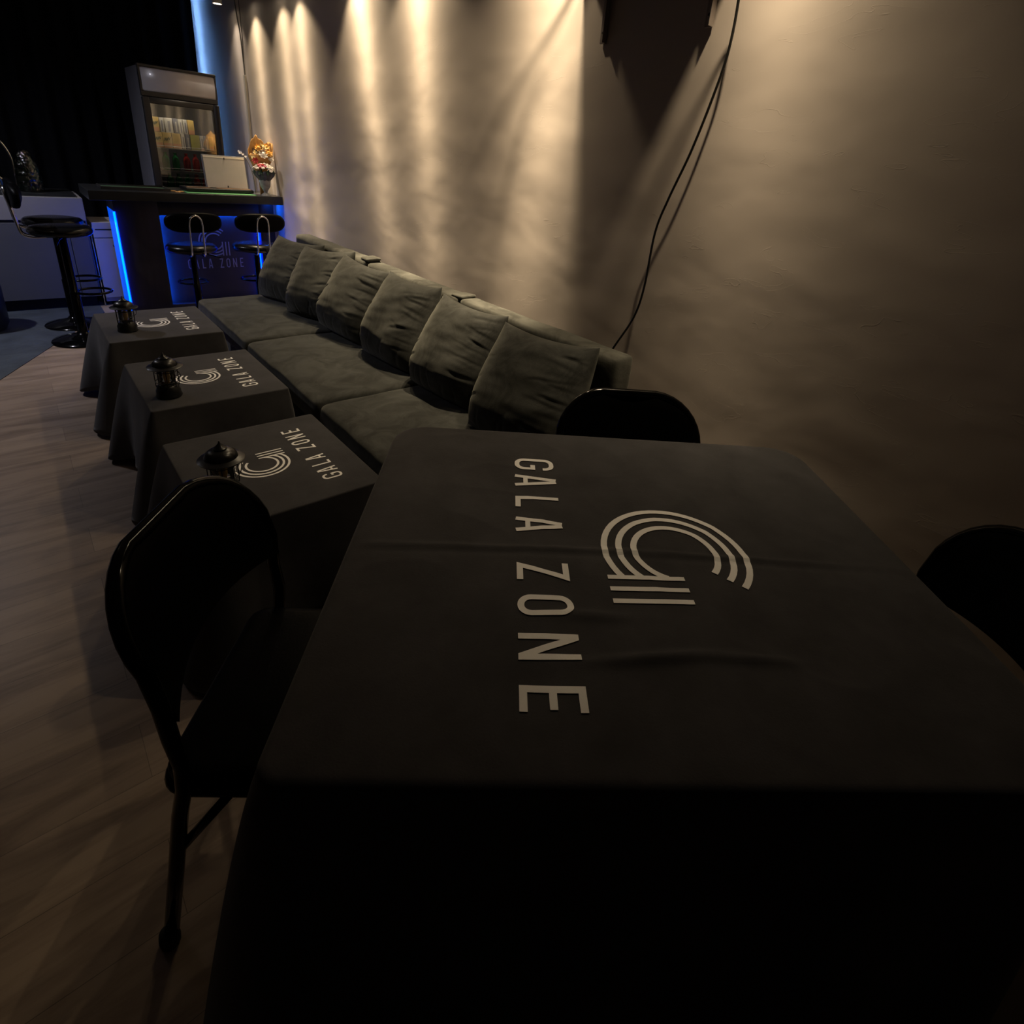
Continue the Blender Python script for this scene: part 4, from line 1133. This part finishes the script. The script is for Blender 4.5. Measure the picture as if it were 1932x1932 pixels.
# ------------------------------------------------------------------ cloth-covered tables
def cloth(w_, l_, H, rcs, hfun, dropf, flaref, foldf, rows=16, seed=0.0, er=0.006, fine=(26, 30)):
    """cloth over a rectangular top (0..w_, 0..l_) at height H, rounded corners rc"""
    C = []
    npc = 8
    def seg(p, q, m_):
        for i in range(m_):
            C.append((p[0] + (q[0] - p[0]) * i / m_, p[1] + (q[1] - p[1]) * i / m_))
    a_, b_, c_, d_ = rcs      # near right, far right, far left, near left
    corners = [((w_ - a_, a_), -90), ((w_ - b_, l_ - b_), 0), ((c_, l_ - c_), 90), ((d_, d_), 180)]
    for i, ((cx, cy), a0) in enumerate(corners):
        rc = rcs[i]; rn = rcs[(i + 1) % 4]
        for k in range(npc + 1):
            a = math.radians(a0 + 90 * k / npc)
            C.append((cx + rc * math.cos(a), cy + rc * math.sin(a)))
        nx_ = corners[(i + 1) % 4]
        a1 = math.radians(nx_[1]); e = (nx_[0][0] + rn * math.cos(a1), nx_[0][1] + rn * math.sin(a1)); s_ = C[-1]
        m_ = fine[1]
        for k in range(1, m_):
            C.append((s_[0] + (e[0] - s_[0]) * k / m_, s_[1] + (e[1] - s_[1]) * k / m_))
    N = len(C)
    vs = []; fs = []
    # contour normals and corner weight
    cxm, cym = w_ / 2, l_ / 2
    nr = []
    for i in range(N):
        a = Vector(C[i - 1]); b = Vector(C[(i + 1) % N]); d = (b - a).normalized(); nr.append(Vector((d.y, -d.x)))
    rings = []
    K = fine[0]
    for k in range(1, K + 1):
        s = k / K
        ring = []
        for (x, y) in C:
            xx = cxm + (x - cxm) * s; yy = cym + (y - cym) * s
            ring.append(len(vs)); vs.append((xx, yy, H + hfun(xx, yy)))
        rings.append(ring)
    for (off, dz) in ((er * 0.38, -er * 0.08), (er * 0.71, -er * 0.29), (er * 0.92, -er * 0.62), (er, -er)):
        ring = []
        for i, (x, y) in enumerate(C):
            ring.append(len(vs)); vs.append((x + nr[i].x * off, y + nr[i].y * off, H + dz + hfun(x, y)))
        rings.append(ring)
    def cw(x, y):
        d = min(math.hypot(x - a, y - b) for a, b in ((0, 0), (w_, 0), (0, l_), (w_, l_)))
        return math.exp(-(d / 0.10) ** 2)
    for j in range(1, rows + 1):
        q = j / rows
        ring = []
        for i, (x, y) in enumerate(C):
            c = cw(x, y)
            dr_ = dropf(x, y, c)
            fl_ = flaref(x, y, c)
            fo = foldf(x, y, c) * q ** 1.3
            dirn = nr[i]
            off = er + fl_ * (q ** 0.85) + fo
            ring.append(len(vs)); vs.append((x + dirn.x * off, y + dirn.y * off, max(H - er - dr_ * q, 0.012)))
        rings.append(ring)
    c0 = len(vs); vs.append((cxm, cym, H + hfun(cxm, cym)))
    for i in range(N):
        fs.append((c0, rings[0][i], rings[0][(i + 1) % N]))
    for a, b in zip(rings, rings[1:]):
        for i in range(N):
            fs.append((a[i], b[i], b[(i + 1) % N], a[(i + 1) % N]))
    mb = MB(); mb.add(vs, fs)
    return mb

SW, SL, SH = 0.515, 0.617, 0.48
def small_table(x, y, seed, words, lab_t):
    t = thing('low_table', 'low square table under the ' + lab_t.replace('dark printed tablecloth on the ', 'cloth of the '), 'table', (x, y, 0))
    mb = MB(); mb.box((0.004, 0.004, SH - 0.032), (SW - 0.004, SL - 0.004, SH - 0.003)); mb.build('tabletop', M['shelf'], t, bevel=0.002)
    for a in (0.05, SW - 0.05):
        for b in (0.05, SL - 0.05):
            mb = MB(); mb.box((a - 0.02, b - 0.02, 0), (a + 0.02, b + 0.02, SH - 0.032)); mb.build('leg', M['black_matte'], t, bevel=0.002)
    def h(xx, yy):
        e = min(xx, SW - xx, yy, SL - yy)
        k = min(1, max(0, e / 0.05))
        return k * (0.0008 * nz(xx, yy, seed, 7) + (0.0016 * math.exp(-((yy - 0.31) / 0.0035) ** 2) if words == 2 else 0.0))
    def drop(xx, yy, c): return SH - 0.025 - 0.05 * (1 - c) + 0.015 * nz(xx, yy, seed, 4)
    def flare(xx, yy, c):
        right = 1 if xx > SW - 0.02 else 0
        base = 0.018 if right else 0.035
        return base + c * (0.035 if xx > SW / 2 else 0.095)
    def fold(xx, yy, c):
        p = (xx * 1.0 + yy * 1.0)
        k = 0.35 if xx > SW - 0.02 else 1.0
        return k * (0.016 * math.sin(p * 21 + seed * 3) + 0.010 * nz(xx, yy, seed + 3, 6)) * (1 - 0.5 * c)
    cl = thing('tablecloth', lab_t, 'tablecloth', (x, y, 0), 0, 'printed cloths on the low tables')
    mb = cloth(SW, SL, SH, (0.006,) * 4, h, drop, flare, fold, seed=seed)
    o = mb.build('draped_cloth', M['cloth'], cl, smooth=True, solid=0.0012); auto_smooth(o, 60)
    k = 0.55
    # reading direction +y, letters' top towards -x
    def f(s, tt, q):
        xx = (SW - 0.090) - (tt - 0.333) * (0.62 if tt < 0.47 else 0.55) - (0.0 if tt < 0.47 else 0.006)
        yy = 0.098 + (s - 0.163) * 0.535
        return (xx, yy, SH + h(xx, yy) + 0.0012)
    for wk in (0, 1):
        mb = MB(); letters(mb, f, wk); mb.build('printed_lettering', M['print'], cl, solid=0.0004)
    mb = MB(); emblem(mb, f); mb.build('printed_emblem', M['print'], cl, solid=0.0004)
small_table(0.253, 1.517, 0.0, 1, 'dark printed tablecloth on the low table nearest the camera')
small_table(0.273, 2.450, 2.1, 1, 'dark printed tablecloth on the middle of the three low tables')
small_table(0.262, 3.433, 4.7, 2, 'dark printed tablecloth on the low table nearest the bar')

# big table
BA = 0.6795
BW, BL, BH = 1.2016, 1.035, 0.75
# local frame: +X along the far edge to the right, +Y from the near edge to the far edge; origin = near left corner
bu = Vector((math.cos(BA), -math.sin(BA))); bv = Vector((math.sin(BA), math.cos(BA)))
FLc = Vector((0.754, 1.3549))
NLc = FLc - bv * BL
bt = thing('large_table', 'large table hidden under the big foreground cloth', 'table', (NLc.x, NLc.y, 0), -BA)
mb = MB(); mb.prism([(0.10, 0.0 + 0.005), (BW - 0.10, 0.005), (BW - 0.005, 0.10), (BW - 0.005, BL - 0.10), (BW - 0.10, BL - 0.005), (0.10, BL - 0.005), (0.005, BL - 0.10), (0.005, 0.10)], BH - 0.034, BH - 0.004)
mb.build('tabletop', M['shelf'], bt, bevel=0.002)
for a in (0.36, BW - 0.30):
    for b in (0.36, BL - 0.36):
        mb = MB(); mb.tube([(a, b, 0.0), (a, b, BH - 0.034)], 0.02, 14); mb.build('leg', M['black_matte'], bt)
def bh(x, y):
    s = BL - y
    e = min(x, BW - x, y, BL - y); k = min(1, max(0, e / 0.05))
    r = 0.0020 * nz(x, y, 0.0, 3.1) + 0.0010 * nz(x, y, 3.0, 9.0)
    # fold crease across the cloth and two short wrinkles
    yc = BL - 0.562 + 0.012 * math.sin(x * 3.2)
    r += (0.0034 * math.exp(-((y - yc) / 0.0085) ** 2) - 0.0016 * math.exp(-((y - yc + 0.016) / 0.010) ** 2)) * (1.0 if x < 0.9 else max(0.3, 1 - (x - 0.9) * 2.5))
    w1 = math.exp(-((y - (BL - 0.845 + 0.10 * (x - 0.45))) / 0.012) ** 2) * math.exp(-((x - 0.56) / 0.11) ** 2)
    w2 = math.exp(-((y - (BL - 0.83 - 0.03 * (x - 0.7))) / 0.010) ** 2) * math.exp(-((x - 0.74) / 0.07) ** 2)
    w3 = math.exp(-((y - (BL - 0.74)) / 0.014) ** 2) * math.exp(-((x - 0.46) / 0.08) ** 2)
    return k * (r + 0.010 * w1 + 0.007 * w2 + 0.007 * w3 + 0.0022 * (1 - abs(nz(x, y, 8.0, 5.0))) ** 6) + 0.0022
def bdrop(x, y, c):
    near = 1 if y < 0.02 else 0
    ln = 0.26
    if y < 0.30:
        ln = 0.26 + (0.42 - 0.0) * (1 - y / 0.30) ** 1.2
    return ln + 0.05 * c * (1 if y > BL / 2 else 0)
def bflare(x, y, c):
    return 0.020 + (0.13 * c if (y < BL / 2 and x < BW / 2) else 0.03 * c)
def bfold(x, y, c):
    p = x + y
    q = 0.0 if (x < 0.02 or x > BW - 0.02) and y > 0.25 else 1.0
    return (0.004 + 0.016 * q) * math.sin(p * 15 + 1.0) * (1 - c) + 0.006 * nz(x, y, 2.0, 5)
bc = thing('tablecloth', 'large dark grey tablecloth with big cream GALA ZONE print filling the foreground', 'tablecloth', (NLc.x, NLc.y, 0), -BA)
mb = cloth(BW, BL, BH, (0.05, 0.085, 0.085, 0.022), bh, bdrop, bflare, bfold, rows=20, er=0.014, fine=(90, 110))
auto_smooth(mb.build('draped_cloth', M['cloth'], bc, smooth=True, solid=0.0012), 60)
def fb(s, tt, q):
    x = tt; y = BL - s
    return (x, y, BH + bh(x, y) + 0.0019)
for k in (0, 1):
    mb = MB(); letters(mb, fb, k); mb.build('printed_lettering', M['print'], bc, solid=0.0004)
mb = MB(); emblem(mb, fb); mb.build('printed_emblem', M['print'], bc, solid=0.0004)

# ------------------------------------------------------------------ lanterns
def make_lantern(label):
    t = thing('camping_lantern', label, 'lantern', (0, 0, 0), 0, 'black lanterns on the low tables')
    mb = MB(); mb.lathe([(0.0, 0), (0.046, 0), (0.048, 0.004), (0.045, 0.014), (0.045, 0.030), (0.041, 0.036), (0.040, 0.044), (0.034, 0.050), (0.0, 0.050)], 32); auto_smooth(mb.build('base', M['black_matte'], t), 40)
    mb = MB(); mb.lathe([(0.0, 0.051), (0.030, 0.051), (0.027, 0.056), (0.012, 0.060), (0.0, 0.061)], 24); mb.build('reflector', M['steel'], t, smooth=True)
    mb = MB(); mb.lathe([(0.0, 0.062), (0.009, 0.062), (0.012, 0.078), (0.013, 0.098), (0.009, 0.108), (0.0, 0.110)], 16); mb.build('bulb', M['amber'], t, smooth=True)
    mb = MB(); mb.lathe([(0.0295, 0.0505), (0.0305, 0.06), (0.0305, 0.116), (0.0295, 0.1225)], 28); mb.build('glass_globe', M['glass'], t, smooth=True)
    mb = MB()
    for k in range(8):
        a = 2 * PI * k / 8 + 0.2
        c_, s_ = math.cos(a), math.sin(a)
        mb.tube([(0.040 * c_, 0.040 * s_, 0.044), (0.041 * c_, 0.041 * s_, 0.056), (0.041 * c_, 0.041 * s_, 0.114), (0.037 * c_, 0.037 * s_, 0.126)], 0.0017, 6)
    for z in (0.066, 0.110):
        mb.tube([(0.041 * math.cos(2 * PI * k / 32), 0.041 * math.sin(2 * PI * k / 32), z) for k in range(32)], 0.0016, 6, closed=True)
    mb.build('wire_cage', M['black_matte'], t, smooth=True)
    mb = MB(); mb.lathe([(0.0, 0.122), (0.036, 0.122), (0.054, 0.125), (0.0625, 0.126), (0.064, 0.129), (0.058, 0.132), (0.046, 0.135), (0.044, 0.142), (0.040, 0.150), (0.031, 0.157), (0.020, 0.161), (0.0, 0.162)], 40); auto_smooth(mb.build('lid', M['lantern_black'], t), 35)
    mb = MB(); mb.lathe([(0.0, 0.160), (0.018, 0.160), (0.019, 0.165), (0.013, 0.169), (0.009, 0.174), (0.004, 0.179), (0.002, 0.187), (0.0, 0.188)], 20); auto_smooth(mb.build('finial', M['lantern_black'], t), 50)
    mb = MB(); pts = [(-0.0455 * math.cos(a), -0.0455 * math.sin(a) * 0.55 - 0.02, 0.112 - 0.040 * math.sin(a)) for a in [PI * k / 20 for k in range(21)]]
    mb.tube(pts, 0.0014, 6); mb.build('bail_handle', M['black_matte'], t, smooth=True)
    return t
ln = make_lantern('black metal camping lantern on the nearest low table, partly behind the chair back')
ln.location = (0.335, 1.685, SH + 0.0025); ln.rotation_euler.z = 0.3
dup(ln, (0.358, 2.585, SH + 0.0025), 2.0, 'black metal camping lantern on the middle low table')
dup(ln, (0.365, 3.625, SH + 0.0025), 2.4, 'black metal camping lantern on the low table nearest the bar')

# ------------------------------------------------------------------ folding chairs
def make_chair(label):
    """faces +Y, origin on the floor below the seat centre"""
    t = thing('folding_chair', label, 'chair', (0, 0, 0), 0, 'black folding chairs around the large table')
    tl = math.radians(15)
    zb, yb = 0.46, -0.165       # seat rear
    def bp_(x, h_, fw=0.0):     # point of the back plane
        return (x, yb - h_ * math.sin(tl) + fw, zb + h_ * math.cos(tl))
    W = 0.221; H_ = 0.406; r = 0.135
    # main hoop: rear feet, up past the seat, round the top of the back
    hoop = []
    hoop += [(-W - 0.004, -0.270, 0.012), (-W, -0.236, 0.20), (-W + 0.001, -0.203, 0.38), (-W + 0.001, -0.186, 0.45), bp_(-W + 0.002, 0.05, -0.004), bp_(-W + 0.001, 0.12, 0.006)]
    hoop += [bp_(-W - 0.004, 0.20, 0.026)]
    for k in range(0, 9):
        a = math.radians(180 - 90 * k / 8)
        hoop.append(bp_((-W + r) + r * math.cos(a), (H_ - r) + r * math.sin(a), 0.030 - 0.05 * (k / 8)))
    left = list(hoop)
    right = [(-x, y, z) for x, y, z in left[::-1]]
    mb = MB(); mb.tube(left + right, 0.0138, 12); mb.build('frame_hoop', M['black_paint'], t, smooth=True)
    # curved back panel filling the hoop
    mb = MB(); vs = []; fs = []
    n, m_ = 24, 16
    def top(x):
        ax = abs(x)
        return H_ if ax < W - r else (H_ - r) + math.sqrt(max(0, r * r - (ax - (W - r)) ** 2))
    for side, dy in ((0, -0.012), (1, 0.012)):
        for i in range(n + 1):
            xw = (-1 + 2 * i / n) * (W - 0.004)
            tp = top(xw) - 0.004; bt_ = 0.155 + 0.02 * (1 - (xw / W) ** 2)
            for j in range(m_ + 1):
                h_ = bt_ + (tp - bt_) * j / m_
                x = xw
                cup = 0.028 * (x / W) ** 2 - 0.022 * (1 - (x / W) ** 2)
                pad = (0.010 if side else 0.002) * (1 - (x / W) ** 6) * math.sin(PI * j / m_) ** 0.5
                vs.append(bp_(x, h_, cup + dy * 0.6 + (pad if side else -pad)))
    q = (n + 1) * (m_ + 1)
    for i in range(n):
        for j in range(m_):
            a = i * (m_ + 1) + j
            fs.append((a, a + 1, a + m_ + 2, a + m_ + 1)); fs.append((q + a, q + a + m_ + 1, q + a + m_ + 2, q + a + 1))
    for i in range(n):
        for j in (0, m_):
            a = i * (m_ + 1) + j; fs.append((a, a + m_ + 1, q + a + m_ + 1, q + a))
    for j in range(m_):
        for i in (0, n):
            a = i * (m_ + 1) + j; fs.append((a, a + 1, q + a + 1, q + a))
    mb.add(vs, fs); auto_smooth(mb.build('backrest', M['black_vinyl'], t), 50)
    # seat
    mb = rbox(-0.208, 0.208, -0.240, 0.165, 0.425, 0.462, r=0.017, n=(16, 16, 4), puff=0.006, wr=0.0008)
    # rounded corners of the seat in plan
    nv = []
    for (x, y, z) in mb.v:
        cx_, cy_ = 0.208 - 0.045, 0.2025 - 0.045
        yy = y + 0.0375
        if abs(x) > cx_ and abs(yy) > cy_:
            dx, dy = abs(x) - cx_, abs(yy) - cy_
            m2 = max(dx, dy); l2 = math.hypot(dx, dy)
            if l2 > 1e-6:
                dx, dy = dx * m2 / l2, dy * m2 / l2
            x = math.copysign(cx_ + dx, x); yy = math.copysign(cy_ + dy, yy)
        nv.append((x, yy - 0.0375, z))
    mb.v = nv
    seat = mb.build('seat', M['black_vinyl'], t, smooth=True)
    mb = MB()
    rim = []
    for cx_, cy_, a0 in ((0.160, 0.115, 0), (-0.160, 0.115, 90), (-0.160, -0.190, 180), (0.160, -0.190, 270)):
        for k in range(7):
            a = math.radians(a0 + 15 * k); rim.append((cx_ + 0.048 * math.cos(a), cy_ + 0.048 * math.sin(a), 0.424))
    mb.tube(rim, 0.010, 8, closed=True); mb.build('seat_rim', M['black_paint'], t, smooth=True)
    for sx in (-1, 1):
        mb = MB(); mb.tube([(sx * 0.19, 0.13, 0.420), (sx * 0.205, 0.17, 0.20), (sx * 0.212, 0.19, 0.012)], 0.0125, 12); mb.build('leg', M['black_paint'], t, smooth=True)
        for (x, y) in ((sx * 0.232, -0.270), (sx * 0.212, 0.19)):
            mb = MB(); mb.lathe([(0.0, 0.0), (0.018, 0.0), (0.019, 0.012), (0.017, 0.03), (0.0, 0.032)], 14, (x, y, 0)); mb.build('foot_cap', M['gap'], t, smooth=True)
        mb = MB(); mb.tube([(sx * 0.218, -0.222, 0.27), (sx * 0.205, -0.115, 0.420)], 0.009, 8); mb.build('brace', M['black_paint'], t, smooth=True)
    return t
def table_pt(s, tt):
    p = FLc + bu * tt - bv * s
    return (p.x, p.y, 0)
ch = make_chair('black folding chair on the left side of the large table, seen from behind')
# left chair faces +u (table's X)
ch.location = table_pt(0.640, -0.040); ch.rotation_euler.z = math.atan2(bu.y, bu.x) - PI / 2
dup(ch, table_pt(0.155, 0.70), math.atan2(-bv.y, -bv.x) - PI / 2, 'black folding chair beyond the large table, in front of the sofa end')
dup(ch, table_pt(0.675, 1.17), math.atan2(-bu.y, -bu.x) - PI / 2, 'black folding chair on the wall side of the large table, at the right edge')
